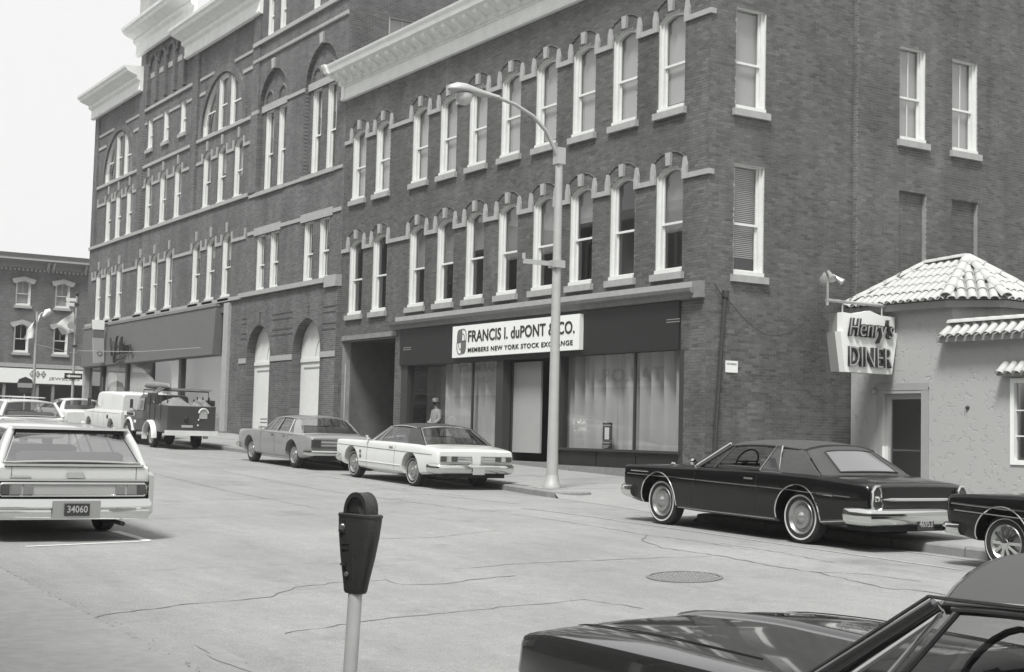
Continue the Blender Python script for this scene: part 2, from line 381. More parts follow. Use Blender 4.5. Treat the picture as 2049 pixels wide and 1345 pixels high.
def bricks(u0, u1, v0, v1, holes, poly=None):
    """list of (ua, ub, va, vb) of laid bricks in running bond"""
    out = []; i = int(math.floor(v0/.07)); L_, J = .205, .011
    while i*.07 < v1:
        va, vb = max(i*.07+.005, v0), min(i*.07+.07-.005, v1)
        if vb-va > .02:
            for a, b in spans(holes, (va+vb)/2, u0, u1):
                off = (i % 2)*.108+random.uniform(-.006, .006); k = math.floor((a-off)/.2155)
                while off+k*.2155 < b:
                    p, q = max(a, off+k*.2155), min(b, off+k*.2155+L_)
                    if q-p > .025: out.append((p, q, va, vb))
                    k += 1
        i += 1
    return out
def brick_mesh(lst, y, swap=False, depth=.008):
    v = []; f = []; tone = []; sg = -1 if swap else 1
    for a, b, c, d in lst:
        o = len(v); t = y+sg*random.uniform(0, .003); bk = y+sg*depth
        q = [(a, c), (b, c), (b, d), (a, d)]
        if swap: v += [(t, x, z) for x, z in q]+[(bk, x, z) for x, z in q]
        else: v += [(x, t, z) for x, z in q]+[(x, bk, z) for x, z in q]
        f += [(o, o+1, o+2, o+3), (o, o+4, o+5, o+1), (o+1, o+5, o+6, o+2), (o+2, o+6, o+7, o+3), (o+3, o+7, o+4, o)]
        tone += [min(1, max(0, random.gauss(.5, .22)))]*5
    me = bpy.data.meshes.new('brickwork'); me.from_pydata(v, [], f); me.materials.append(MATS['brick_tone'])
    at = me.attributes.new('tone', 'FLOAT', 'FACE'); at.data.foreach_set('value', tone); me.update(); return me
# ================================================================ the ground
def sst(t): t = max(0, min(1, t)); return t*t*(3-2*t)
def gz(x): return -.0285*x
def road_z(x, y):
    b = .21*sst((x+28)/10)+(.008*(min(x, 6)+18) if x > -18 else 0)
    return gz(x)-.15+b*sst((y+15)/7.5)
KERB = [(-79, -3.75), (-29, -3.75), (-27, -4.0), (-24.6, -4.55)]
KERB_R = [(-17.6, -6.38), (-16, -6.38), (10, -6.55), (40, -6.55)]
def kerb_y(x):
    pts = KERB+KERB_R
    for (a, b), (c, d) in zip(pts, pts[1:]):
        if a <= x <= c: return b+(d-b)*(x-a)/(c-a)
    return pts[0][1] if x < pts[0][0] else pts[-1][1]
def walk_z(x, y):
    k = kerb_y(x); top = road_z(x, k)+(.13 if x < -24.4 or x > -17.7 else .004)
    far = gz(x)+.13 if x < -25 else gz(-25)+.13-.012*(x+25)
    return top+(far-top)*max(0, min(1, (y-k)/(-k)))
def grid(xs, ys, zf, mb=None):
    mb = mb or MB(); o = len(mb.v); n = len(ys)
    for x in xs:
        for y in ys: mb.v.append((x, y, zf(x, y)))
    for i in range(len(xs)-1):
        for j in range(n-1): mb.f.append((o+i*n+j, o+(i+1)*n+j, o+(i+1)*n+j+1, o+i*n+j+1))
    return mb
fr = lambda a, b, n: [a+(b-a)*i/n for i in range(n+1)]
mb = MB(); mb.add([(x, y, gz(x)-.55) for x, y in ((-150, -130), (70, -130), (70, 130), (-150, 130))], [(0, 1, 2, 3)])
obj('ground', mb, 'concrete', kind='structure')
mb = MB()
xs = fr(-140, -32, 36)+fr(-31, 8, 52)+fr(10, 60, 10)
o = 0
for i, x in enumerate(xs):                                    # between the near kerb and the far kerb line
    k = kerb_y(x)+.02
    for t in range(25):
        y = -17.42+(k+17.42)*t/24; mb.v.append((x, y, road_z(x, y)))
for i in range(len(xs)-1):
    for j in range(24): mb.f.append((i*25+j, (i+1)*25+j, (i+1)*25+j+1, i*25+j+1))
grid([-93, -88, -83, -79], [-3.75, 0, 20, 60, 120], lambda x, y: gz(x)-.15, mb)
grid([-93, -88, -83, -79], [-120, -60, -30, -17.42], lambda x, y: gz(x)-.15, mb)
road = obj('road', mb, 'road_surface', smooth=30, kind='structure')

def strip(pts, w, mt, name, lift=.004, jag=.0, parent=None, seg=.25):
    """a flat band lying on the road: tar seams, painted lines"""
    out = []
    for (a, b), (c, d) in zip(pts, pts[1:]):
        n = max(1, int(math.hypot(c-a, d-b)/seg))
        for i in range(n): out.append((a+(c-a)*i/n, b+(d-b)*i/n))
    out.append(pts[-1]); L = []; R = []
    for i, p in enumerate(out):
        q = out[min(i+1, len(out)-1)]; r = out[max(i-1, 0)]; d = Vector((q[0]-r[0], q[1]-r[1])).normalized(); n = Vector((-d.y, d.x))
        j = random.uniform(-jag, jag); ww = w*random.uniform(.35, 1.5)/2 if jag else w/2
        c = Vector(p)+n*j; a = c+n*ww; b = c-n*ww
        L.append((a.x, a.y, road_z(a.x, a.y)+lift)); R.append((b.x, b.y, road_z(b.x, b.y)+lift))
    mb = MB(); n = len(L); mb.add(L+R, [(i, n+i, n+i+1, i+1) for i in range(n-1)])
    return obj(name, mb, mt, parent)
for pts, w in [([(-12.36,-17.38),(-12.55,-17.13),(-12.86,-16.39),(-13.1,-15.45),(-13.66,-14.95),(-13.87,-14.36),(-13.85,-13.81),(-13.43,-13.82),(-13.33,-13.38),(-13.44,-12.89),(-13.46,-12.4)], .03),
               ([(-14.26,-12.73),(-14.25,-11.9),(-13.99,-10.87),(-13.55,-9.48)], .028), ([(-11.1,-16.17),(-11.36,-15.54),(-11.55,-15.04),(-11.71,-13.69),(-11.7,-12.7),(-10.97,-12.53)], .022),
               ([(-13.62,-9.39),(-12.42,-9.49),(-11.75,-9.45),(-10.57,-9.7),(-10.25,-9.52),(-7,-9.6)], .04), ([(-14.6,-8.47),(-13.45,-8.47),(-12.37,-8.64)], .025),
               ([(-20.5,-8.6),(-16.72,-8.63),(-15.9,-8.69),(-14.84,-8.56),(-13.89,-8.64)], .026), ([(-15.9,-8.69),(-15.3,-9.24),(-14.51,-9.47),(-13.63,-9.42)], .026),
               ([(-21.17,-14.68),(-21.21,-13.07),(-20.98,-11.37)], .025), ([(-24.23,-12.91),(-24.56,-11.52),(-24.7,-9.4)], .03), ([(-29.74,-6.57),(-25.6,-6.76),(-22,-6.9)], .035),
               ([(-34,-8.2),(-27,-8.4),(-20,-8.8)], .03), ([(-17.5,-12.6),(-17.1,-11.4),(-17.4,-10.2)], .02), ([(-40,-9.9),(-30,-10.4),(-22,-10.9)], .03), ([(-11.9,-9.46),(-11.4,-9.05),(-10.7,-9.0)], .03),
               ([(-9.1,-14.6),(-9.3,-13.9),(-9.15,-13.2)], .02), ([(-15.3,-15.9),(-15.5,-15.2),(-15.2,-14.6)], .014)]:
    strip(pts, w*.62, 'tar', 'crack', .004, .028, road, seg=.12)
mat('patch_grey', .26, .9, var=.15, vs=5); mat('patch_pale', .46, .9, var=.08, vs=6, bump=.2, bs=60)
def patch(cx, cy, rx, ry, mt, lift):
    mb = MB(); n = 22; ph = random.random()*6
    mb.v.append((cx, cy, road_z(cx, cy)+lift))
    for i in range(n):
        a = 2*math.pi*i/n; k = 1+.22*math.sin(2*a+ph)+.15*math.sin(5*a+ph)+random.uniform(-.08, .08)
        x, y = cx+rx*k*math.cos(a), cy+ry*k*math.sin(a); mb.v.append((x, y, road_z(x, y)+lift))
    mb.f = [(0, 1+i, 1+(i+1) % n) for i in range(n)]; obj('asphalt_patch', mb, mt, road)
patch(-10.3, -17.0, .5, .1, 'patch_grey', .0045)
for pts, w, mt_ in [([(-20.8,-7.62),(-15.47,-7.66),(-14.27,-7.71),(-11.2,-7.74)], .055, 'paint_worn'), ([(-46,-6.15),(-39.2,-6.15)], .07, 'paint_worn'), ([(-38.9,-6.15),(-25.3,-6.15)], .07, 'paint_worn'),
               ([(-18.25,-14.98),(-18.05,-15.8),(-17.88,-16.65)], .09, 'paint_line'), ([(-18.28,-15.0),(-19.55,-15.06)], .14, 'paint_line'), ([(-18.9,-6.6),(-11.5,-6.66)], .05, 'paint_worn')]:
    strip(pts, w, mt_, 'parking_line', .006, 0, road)

# kerbs: bevelled stones laid end to end
def kerb(name, pts, prof, mt):
    mb = MB(); out = []
    for (a, b), (c, d) in zip(pts, pts[1:]):
        n = max(1, int((c-a)/1.2)); out += [(a+(c-a)*i/n, b+(d-b)*i/n) for i in range(n)]
    out.append(pts[-1])
    k = obj(name, MB(), mt, kind='structure')
    for p, q in zip(out, out[1:]):
        dx, dy = q[0]-p[0], q[1]-p[1]; e = .008
        pa = (p[0]+dx*e, p[1]+dy*e, road_z(*p)); pb = (q[0]-dx*e, q[1]-dy*e, road_z(*q))
        st = MB(); st.sweep([pa, pb], prof); obj('kerb_stone', st, mt, k, smooth=40)
    return k
PR = [(.0, -.2), (.0, .105), (-.02, .128), (-.16, .135), (-.16, -.2)]
kerb('kerb', KERB, PR, 'kerb'); kerb('kerb', KERB_R, PR, 'kerb')
mb = MB(); n = 10
rings = []
for i in range(n+1):                                        # rounded end of the kerb by the drive
    a = math.pi*.62*i/n; x = -24.6+.55*math.sin(a); y = -4.0-.55*math.cos(a)
    rings.append([(x+ox*math.sin(a), y-ox*math.cos(a), road_z(x, y)+oz) for ox, oz in PR])
mb.loft(rings); obj('kerb_end', mb, 'kerb', bpy.data.objects['kerb'], smooth=40)

# far pavement of concrete slabs, and the open forecourt of the diner
mb = MB()
for x in fr(-79, -24.6, 60):
    k = kerb_y(x)+.15
    for t in range(5): y = k+(2.2-k)*t/4; mb.v.append((x, y, walk_z(x, min(y, 0))-.012))
for i in range(60):
    for j in range(4): mb.f.append((i*5+j, (i+1)*5+j, (i+1)*5+j+1, i*5+j+1))
pav = obj('pavement', mb, 'tar', kind='structure')
x = -78.9
while x < -25.6:
    x1 = x+1.5; ka = kerb_y(x)+.17
    for ya, yb in ((ka, ka+1.75), (ka+1.77, 2.15 if -44.2 < x < -40.5 else .1)):
        st = MB(); e = random.uniform(-.004, .004)
        v = [(x, ya), (x1-.015, ya), (x1-.015, yb-.015), (x, yb-.015)]
        st.add([(a, b, walk_z(a, min(b, 0))+e-.06) for a, b in v]+[(a, b, walk_z(a, min(b, 0))+e) for a, b in v],
               [(4, 5, 6, 7), (0, 1, 5, 4), (1, 2, 6, 5), (2, 3, 7, 6), (3, 0, 4, 7)])
        obj('slab', st, 'concrete', pav)
    x = x1
mb = MB()
xs = [x]+fr(-24.6, -17.75, 10)+[-17.65]+fr(-17, 40, 20)
for X in xs:
    k = kerb_y(X)+(.15 if (X < -24.4 or X > -17.7) else 0)
    for t in range(9): y = k+(5-k)*t/8; mb.v.append((X, y, walk_z(X, min(y, 0))))
for i in range(len(xs)-1):
    for j in range(8): mb.f.append((i*9+j, (i+1)*9+j, (i+1)*9+j+1, i*9+j+1))
fore = obj('forecourt', mb, 'concrete', smooth=30, kind='structure')
# near pavement beside the photographer
mb = grid(fr(-140, 40, 90), [-24.2, -22, -19.5, -17.6, -17.42], lambda x, y: gz(x)-.15+(.035 if y < -17.5 else .02))
mat('near_walk', .27, .9, var=.14, vs=7, bump=.25, bs=60, var2=.1, vs2=.6)
obj('near_pavement', mb, 'near_walk', smooth=30, kind='structure')
mb = MB()
for i in range(120):                                        # grit swept into the gutter
    x = random.uniform(-16, -9.5); y = -17.42+random.gauss(0, .035)+(.05 if random.random() < .3 else 0); s = random.uniform(.003, .012)
    z = road_z(x, y)+.02; a = random.random()*3
    mb.add([(x+s*math.cos(a+k*2.1)*random.uniform(.7, 1.3), y+s*math.sin(a+k*2.1), z) for k in range(3)]+[(x, y, z+s*.8)], [(0, 1, 3), (1, 2, 3), (2, 0, 3)])
obj('grit', mb, 'tar', kind='stuff', label='dark grit lying along the near gutter', cat='grit')

# manhole cover
mhx, mhy = -12.32, -10.92; mz = road_z(mhx, mhy); ti = math.atan(.0285)
mh = thing('manhole_cover', 'round cast iron manhole cover set in the road', 'manhole cover', (mhx, mhy, mz+.004), (math.atan((road_z(mhx, mhy+.4)-road_z(mhx, mhy-.4))/.8), -math.atan((road_z(mhx+.4, mhy)-road_z(mhx-.4, mhy))/.8), 0))
mb = MB().lathe([(.42, -.02), (.42, .008), (.385, .008), (.385, -.004)], 40); obj('rim', mb, 'iron', mh, smooth=40)
mb = MB().lathe([(.38, -.02), (.38, .0), (.0, .0)], 40)
obj('lid', mb, 'iron', mh)
mat('iron_stud', .3, .6, var=.2, vs=20)
mb = MB()
for i in range(-5, 6):
    for j in range(-5, 6):
        x, y = i*.066+(j % 2)*.033, j*.066
        if math.hypot(x, y) < .35: mb.box(x-.019, x+.019, y-.014, y+.014, 0, .009)
obj('studs', mb, 'iron_stud', mh, kind='stuff')

# ================================================================ shared building parts
def window(b, xl, xr, zb, zs, zc, y=0, glassm='window_glass', blind=None, sill=True, muntin=0, rail=.47, blind_m='blind', fw_=.07, swap=False, top_muntin=False):
    """sash window as one part of building b: frame, sashes, panes, blind, stone sill. y is the wall face; swap: wall runs along Y and faces +X"""
    st = len(b.children)
    out = arch(xl, xr, zb, zs, zc); sg = 1
    def ins(d, bot=None):
        return arch(xl+d, xr-d, zb+(d if bot is None else bot), zs-d*.3, max(zc-d, zs-d*.3+.0), 8)
    def put(nm, mb_, mt_, par, **k):
        if swap: mb_.v = [(y-(v[1]-y), v[0], v[2]) for v in mb_.v]
        return obj(nm, mb_, mt_, par, **k)
    mb = MB(); mb.ring(out, ins(.018), y+.03, y+.11); mb.ring(ins(.014), ins(fw_+.02, .09), y+.10, y+.2)
    w = put('window', mb, 'white_paint', b)
    zr = zb+(zc-zb)*rail; sw = .05
    mb = MB()
    inner = ins(fw_+.02, .09); i2 = ins(fw_+.02+sw, .09+sw)
    mb.box(xl+fw_, xr-fw_, y+.135, y+.185, zr-.025, zr+.03)
    mb.box(xl+fw_+.01, xl+fw_+.065, y+.15, y+.19, zr, zs); mb.box(xr-fw_-.065, xr-fw_-.01, y+.15, y+.19, zr, zs)
    mb.box(xl+fw_+.01, xl+fw_+.065, y+.185, y+.215, zb+.08, zr-.02); mb.box(xr-fw_-.065, xr-fw_-.01, y+.185, y+.215, zb+.08, zr-.02)
    mb.box(xl+fw_, xr-fw_, y+.18, y+.215, zb+.08, zb+.16)
    if muntin:
        for k in range(1, muntin+1):
            x = xl+(xr-xl)*k/(muntin+1); mb.box(x-.012, x+.012, y+.165, y+.185, zr+.02, zc-.06)
            if not top_muntin: mb.box(x-.012, x+.012, y+.192, y+.21, zb+.12, zr-.02)
    put('sash', mb, 'white_paint', w)
    up_ = [p for p in ins(fw_+.02, .09)]; zt = [(xl+fw_, zr), (xr-fw_, zr)]+[(x, z) for x, z in up_ if z > zr]
    pm = MB(); pm.add([(x, y+.176, z) for x, z in zt], [tuple(range(len(zt)))]); put('pane', pm, glassm, w)
    pm = MB(); pm.add([(xl+fw_, y+.204, zb+.1), (xr-fw_, y+.204, zb+.1), (xr-fw_, y+.204, zr), (xl+fw_, y+.204, zr)], [(0, 1, 2, 3)]); put('pane', pm, glassm, w)
    if blind:
        zl = zc-(zc-zb)*blind; bm_ = MB()
        if blind_m == 'venetian':
            z = zc-.05
            while z > zl: bm_.box(xl+.05, xr-.06, y+.26, y+.285, z-.022, z); z -= .045
            put('blind', bm_, 'blind', w)
        else:
            bm_.box(xl+.02, xr-.03, y+.27, y+.28, zl, zc); bm_.box(xl+.03, xr-.03, y+.262, y+.288, zl-.015, zl+.015); put('blind', bm_, blind_m, w)
    if sill:
        s_ = MB(); s_.box(xl-.09, xr+.09, y-.1, y+.12, zb-.16, zb+.002); s_.add([(xl, y-.06, zb+.003), (xr, y-.06, zb+.003), (xr, y+.12, zb+.05), (xl, y+.12, zb+.05)], [(0, 1, 2, 3)])
        put('sill', s_, 'stone', w)
        s_ = MB(); s_.box(xl+.01, xr-.01, y-.03, y+.2, zb+.004, zb+.1); put('sub_sill', s_, 'white_paint', w)
    return w

# ================================================================ three-storey corner building with the brokerage shop front
XC, XL = -25.04, -44.45
B1 = thing('corner_store_building', 'three-storey brick corner building with arched windows above a dark shop front', 'building', (XC, 0, .8))
lefts = [-43.86, -42.1, -39.53, -37.76, -36.01, -34.2, -32.4, -30.62, -28.84, -26.98]; WW = 1.02
rows = [(5.78, 8.17, 8.37), (9.7, 11.93, 12.13)]
holes = [arch(x, x+WW, zb, zs, zc) for zb, zs, zc in rows for x in lefts]
sh_open = [(-39.85, .4), (-25.95, .4), (-25.95, 5.12), (-39.85, 5.12)]
al_open = [(-44.2, .5), (-40.3, .5), (-40.3, 4.92), (-44.2, 4.92)]
outer = [(XL, .2), (XC, .2), (XC, 13.5), (XL, 13.5)]
mb = MB(); wall(mb, outer, holes+[sh_open, al_open], .008, .32)
wf = obj('front_wall', mb, 'mortar', B1)
lst = bricks(XL, XC, .3, 13.4, holes+[sh_open, al_open])
obw = link('brickwork', brick_mesh(lst, 0), wf); obw['kind'] = 'stuff'
# side wall to the diner yard
sw_open = [arch(.78, 1.72, zb, zt, zt) for zb, zt in ((5.7, 8.3), (9.6, 12.05))]
mb = MB(); wall(mb, [(0, .2), (4.62, .2), (4.62, 15.2), (0, 15.2)], sw_open, XC-.008, .32, True)
ws = obj('side_wall', mb, 'mortar', B1)
lst = bricks(0, 4.62, .9, 15.1, sw_open)
key = lambda q: abs(q[2]-3.4)*1.3+abs(q[0]-.9)                       # the bricks that show largest, low by the corner
lst.sort(key=lambda q: (0 if q[1]-q[0] > .2 else 1, key(q)))
near, rest = lst[:300], lst[300:]
bm_ = MB(); bm_.box(-.004, .012, 0, .205, 0, .06); bme = mesh(bm_, 'brick_single', None, 'brick')
for a, b_, c, d in near:
    o = link('brick', bme, ws, True); o.location = (XC-.012+random.uniform(-.003, 0), a, c); 
obw = link('brickwork', brick_mesh(rest, XC, True), ws); obw['kind'] = 'stuff'
# rear wing, standing a little proud
XW = XC+.14
wing_open = [arch(6.1, 7.05, 9.55, 11.98, 11.98), arch(8.05, 9.03, 9.52, 11.96, 11.96)]
blk = [arch(6.1, 7.08, 4.6, 8.28, 8.28), arch(8.05, 9.05, 4.6, 8.26, 8.26)]
mb = MB(); wall(mb, [(4.62, .2), (16, .2), (16, 16.5), (4.62, 16.5)], wing_open+blk, XW-.008, .32, True)
ww_ = obj('wing_wall', mb, 'mortar', B1)
lst = bricks(4.62, 12, 4.2, 16.4, wing_open+blk); obw = link('brickwork', brick_mesh(lst, XW, True), ww_); obw['kind'] = 'stuff'
mb = MB(); wall(mb, [(4.62, .2), (4.62, 13.5), (4.62, 13.5), (4.62, .2)], [], 0); mb = MB(); mb.add([(XC-.01, 4.62, .2), (XW-.008, 4.62, .2), (XW-.008, 4.62, 16.5), (XC-.01, 4.62, 16.5)], [(0, 1, 2, 3)])
obj('wing_return', mb, 'brick_x', B1)
for h in blk:
    lst = bricks(h[0][0], h[1][0], 4.6, 8.3, []); bw_ = link('bricked_up_window', brick_mesh(lst, XW-.13, True), B1)
    mb = MB(); mb.box(XW-.2, XW-.138, h[0][0], h[1][0], 4.6, 8.3); obj('backing', mb, 'mortar', bw_)
for i, (zb, zs, zc) in enumerate(rows):
    for j, x in enumerate(lefts):
        bl = random.choice([.35, .42, .5, .6, .72]) if i == 0 else random.choice([1.0, 1.0, 1.0, .9])
        if i == 0 and j in (0, 1, 8): bl = None
        w = window(B1, x, x+WW, zb, zs, zc, blind=bl, blind_m='blind_grey' if i == 0 else 'blind')
        # keystone, springers
        c = x+WW/2
        mb = MB(); mb.prism([(c-.075, zc-.01), (c+.075, zc-.01), (c+.1, zc+.3), (c-.1, zc+.3)], 'xz', -.075, .03); obj('keystone', mb, 'stone', w)
        for s_ in (-1, 1):
            e = x if s_ < 0 else x+WW
            mb = MB(); mb.prism([(e+s_*.005, zs-.2), (e+s_*.005, zs+.04), (e+s_*.055, zs+.31), (e+s_*.12, zs+.33), (e+s_*.18, zs+.12), (e+s_*.18, zs-.2)][::s_ or 1], 'xz', -.06, .03); obj('springer_stone', mb, 'stone', w)
        mb = MB()                                                         # raised header arch
        ar = [(c+(WW/2+.16)*math.sin(a)*1.05, zs+.06+(zc-zs+.27)*math.cos(a)) for a in fr(-.95, .95, 10)]
        mb.tube([(p, -.012, q) for p, q in ar], .016, 6); obj('hood_mould', mb, 'brick_x', w)
    zb_ = zs-.2
    xs = [XL+.02]+[v for x in lefts for v in (x-.185, x+WW+.185)]+[XC+.07]
    for a, b_ in zip(xs[::2], xs[1::2]):
        mb = MB(); mb.box(a, b_, -.058, .02, zb_, zb_+.125); obj('stone_band', mb, 'stone', B1)
mb = MB(); mb.box(XC-.01, XC+.06, -.056, .12, rows[0][1]-.199, rows[0][1]-.076); obj('stone_band', mb, 'stone', B1)
mb = MB(); mb.box(XC-.01, XC+.06, -.056, .12, rows[1][1]-.199, rows[1][1]-.076); obj('stone_band', mb, 'stone', B1)
window(B1, .78, 1.72, 5.7, 8.3, 8.3, y=XC, swap=True, blind=.82, blind_m='venetian')
window(B1, .78, 1.72, 9.6, 12.05, 12.05, y=XC, swap=True, blind=1.0)
window(B1, 6.1, 7.05, 9.55, 11.98, 11.98, y=XW, swap=True, blind=1.0, muntin=1)
window(B1, 8.05, 9.03, 9.52, 11.96, 11.96, y=XW, swap=True, blind=1.0, muntin=1)
# big painted cornice with brackets
mb = MB()
CP = [(.0, 13.32), (.10, 13.34), (.12, 13.42), (.10, 13.46), (.10, 13.82), (.18, 13.86), (.2, 13.92), (.2, 13.98), (.62, 14.16), (.7, 14.18), (.74, 14.3), (.8, 14.4), (.82, 14.46), (.0, 14.52)]
mb.prism([(-o, z) for o, z in CP], 'yz', XL-.02, XC+.5)
co = obj('cornice', mb, 'cornice_paint', B1)
bk = MB(); bk.prism([(-.18, 13.97), (-.58, 14.15), (-.58, 14.06), (-.5, 14.0), (-.34, 13.94), (-.26, 13.86), (-.18, 13.86)], 'yz', 0, .2); bme = mesh(bk, 'cornice_paint', None, 'bracket')
x = XL+.15
while x < XC: o = link('bracket', bme, co, True); o.location = (x, 0, 0); x += .62
dn = MB(); x = XL+.05
while x < XC: dn.box(x, x+.06, -.15, -.095, 13.76, 13.83); x += .11
obj('dentils', dn, 'cornice_paint', co, kind='stuff')
mb = MB(); mb.prism([(-o*1.12-.02, z) for o, z in CP], 'yz', XL-.25, XL-.018); obj('cornice_end', mb, 'cornice_paint', co)
mb = MB(); mb.box(XL+.3, XC-.33, .35, 16, 13.3, 13.45); mb.box(XL+.02, XC-.3, 15.9, 16, 0, 13.4)
mb.box(XL-.02, XL+.3, .34, 16, .2, 13.5); obj('roof', mb, 'roof_gravel', B1)
for z in (5.25, 9.2): 
    mb = MB(); mb.box(XL+.32, XC-.34, .34, 15.8, z-.1, z+.1); obj('floor_slab', mb, 'ceiling_dark', B1)
mb = MB(); mb.box(XL+.4, XC-.6, 2.2, 2.3, 5.3, 13.2); mb.box(XL+4.6, XC-.6, 4.5, 4.6, 1.0, 5.2); obj('inner_wall', mb, 'room', B1)
for x in lefts[::2]:
    for z0, z1 in ((5.36, 9.05), (9.35, 13.2)):
        mb = MB(); mb.box(x-.5, x-.42, .36, 2.2, z0, z1); obj('partition', mb, 'room', B1)
# passage at the left
mb = MB(); mb.box(-44.2, -40.2, -.04, .3, 4.94, 5.1); obj('passage_lintel', mb, 'stone_dark', B1)
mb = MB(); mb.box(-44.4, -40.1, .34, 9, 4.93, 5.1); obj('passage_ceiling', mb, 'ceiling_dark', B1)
mb = MB(); mb.box(-40.29, -40.1, .34, 9, .4, 4.92); obj('passage_wall', mb, 'brick_y', B1)
mb = MB(); mb.box(-44.4, -40.3, 7.2, 7.3, .4, 4.92); obj('passage_end', mb, 'room', B1)
mb = MB(); mb.add([(-44.3, .1, gz(-44.3)+.13), (-40.2, .1, gz(-40.2)+.13), (-40.2, 7.3, gz(-40.2)+.13), (-44.3, 7.3, gz(-44.3)+.13)], [(0, 1, 2, 3)]); obj('passage_floor', mb, 'foundation', B1)
mb = MB(); mb.tube([(-43.75, -.06, 1.3), (-43.75, -.06, 4.15)], .028, 8); obj('pipe', mb, 'pole_grey', B1)
mb = MB(); mb.box(-43.1, -41.2, 2.2, 2.6, 1.3, 1.75); mb.box(-43.0, -41.3, 2.25, 2.55, 1.75, 1.82); obj('bench', mb, 'stone_dark', B1)
# ---- shop front
SF = obj('shop_front', MB().box(-39.85, -25.95, -.07, .3, 3.96, 5.1), 'dark_fascia', B1)
mb = MB(); mb.prism([(.02, 5.1), (-.12, 5.12), (-.16, 5.2), (-.27, 5.26), (-.3, 5.34), (.02, 5.36)], 'yz', -40.35, -25.3); obj('shop_cornice', mb, 'stone_dark', SF)
mb = MB(); mb.box(-40.05, -25.35, -.16, .02, 5.365, 5.5); obj('stone_ledge', mb, 'stone', SF)
mb = MB(); mb.box(-25.36, -25.1, -.17, .02, 5.12, 5.5); obj('corbel', mb, 'stone_dark', SF)
for x, z in ((-39.6, 4.45), (-26.4, 4.6)):                                # two short bright strips on the fascia
    for k in (0, .06): mb = MB(); mb.box(x, x+.5, -.078, -.068, z+k, z+k+.018); obj('trim_strip', mb, 'alu', SF)
zg = 1.52
for a, b_ in ((-39.85, -39.42), (-34.12, -33.75), (-31.05, -30.9), (-25.98, -25.82)):
    mb = MB(); mb.box(a, b_, .0, .26, .9, 3.96); obj('post', mb, 'dark_trim', SF)
mb = MB(); mb.box(-39.42, -34.12, .02, .2, .9, 1.36); obj('stall_riser', mb, 'dark_fascia', SF)
for a, b_ in zip(fr(-30.9, -25.98, 3), fr(-30.9, -25.98, 3)[1:]):
    mb = MB(); mb.box(a+.02, b_-.02, .02, .2, 1.14, zg); obj('stall_riser', mb, 'dark_fascia', SF)
mb = MB(); mb.box(-30.95, -25.9, -.05, .25, zg, zg+.06); mb.box(-39.45, -34.1, -.05, .25, 1.36, 1.42); obj('window_ledge', mb, 'dark_trim', SF)
# foundation course, thicker towards the low end
mb = MB(); mb.add([(-31.6, -.03, 1.0), (-25.3, -.03, .5), (-25.3, -.03, 1.13), (-31.6, -.03, 1.13), (-31.6, .25, 1.0), (-25.3, .25, .5), (-25.3, .25, 1.13), (-31.6, .25, 1.13)],
      [(0, 1, 2, 3), (1, 5, 6, 2), (3, 2, 6, 7), (0, 3, 7, 4)]); obj('foundation', mb, 'foundation', SF)
mb = MB(); mb.lathe([(.0, -.02), (.06, -.015), (.09, 0)], 10, (-30.3, -.035, 1.02), 'y'); obj('drain_cap', mb, 'iron', SF)
for a, b_, z0 in ((-39.42, -35.62, 1.42), (-35.56, -34.12, 1.42), (-30.9, -27.85, zg+.06), (-27.8, -25.98, zg+.06)):
    mb = MB(); mb.add([(a, .12, z0), (b_, .12, z0), (b_, .12, 3.96), (a, .12, 3.96)], [(0, 1, 2, 3)]); obj('pane', mb, 'shop_glass', SF)
for x, z0 in ((-35.59, 1.42), (-27.825, zg+.06)):
    mb = MB(); mb.box(x-.03, x+.03, .09, .15, z0, 3.96); obj('mullion', mb, 'dark_trim', SF)
# recessed entrance: pale panel, glazed door
mb = MB(); mb.box(-33.72, -32.34, .34, .4, 1.4, 3.9); obj('entry_panel', mb, 'panel_grey', SF)
mb = MB(); mb.box(-33.8, -31.0, .02, 2.0, .9, 1.16); obj('entry_step', mb, 'foundation', SF)
mb = MB(); mb.box(-33.78, -33.72, .3, 2.2, 1.16, 3.95); mb.box(-33.75, -31.0, 2.1, 2.2, 1.16, 3.95); mb.box(-33.76, -33.7, .3, .42, 1.16, 1.4); obj('entry_wall', mb, 'dark_trim', SF)
d_ = obj('shop_door', MB().box(-32.12, -32.02, .5, .58, 1.18, 3.75).box(-31.18, -31.08, .5, .58, 1.18, 3.75).box(-32.02, -31.18, .5, .58, 3.62, 3.75).box(-32.02, -31.18, .5, .58, 1.18, 1.36), 'alu', SF)
obj('pane', MB().add([(-32.02, .54, 1.36), (-31.18, .54, 1.36), (-31.18, .54, 3.62), (-32.02, .54, 3.62)], [(0, 1, 2, 3)]), 'tint_glass', d_)
obj('handle', MB().box(-31.98, -31.94, .44, .5, 2.1, 2.5), 'chrome', d_)
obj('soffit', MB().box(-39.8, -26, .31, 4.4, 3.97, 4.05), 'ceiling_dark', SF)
obj('shop_floor', MB().box(-39.8, -26, .3, 4.5, .95, 1.14), 'foundation', SF)
def curtain(a, b_, z0, z1, y):
    mb = MB(); n = int((b_-a)/.035); ph = random.random()*6; pts = []
    for i in range(n+1):
        x = a+(b_-a)*i/n; pts.append((x, y+.26*abs(math.sin(x*5.5+1.1*math.sin(x*2.3)+ph))+.04*math.sin(x*27+ph)))
    mb.add([(x, q, z0) for x, q in pts]+[(x, q, z1) for x, q in pts], [(i, i+1, n+2+i, n+1+i) for i in range(n)])
    return obj('curtain', mb, 'curtain', SF, smooth=60)
curtain(-31.2, -25.9, 1.55, 3.97, .22); curtain(-40.2, -36.6, 1.3, 3.97, .95); curtain(-37.4, -34.15, 1.3, 3.97, .25)
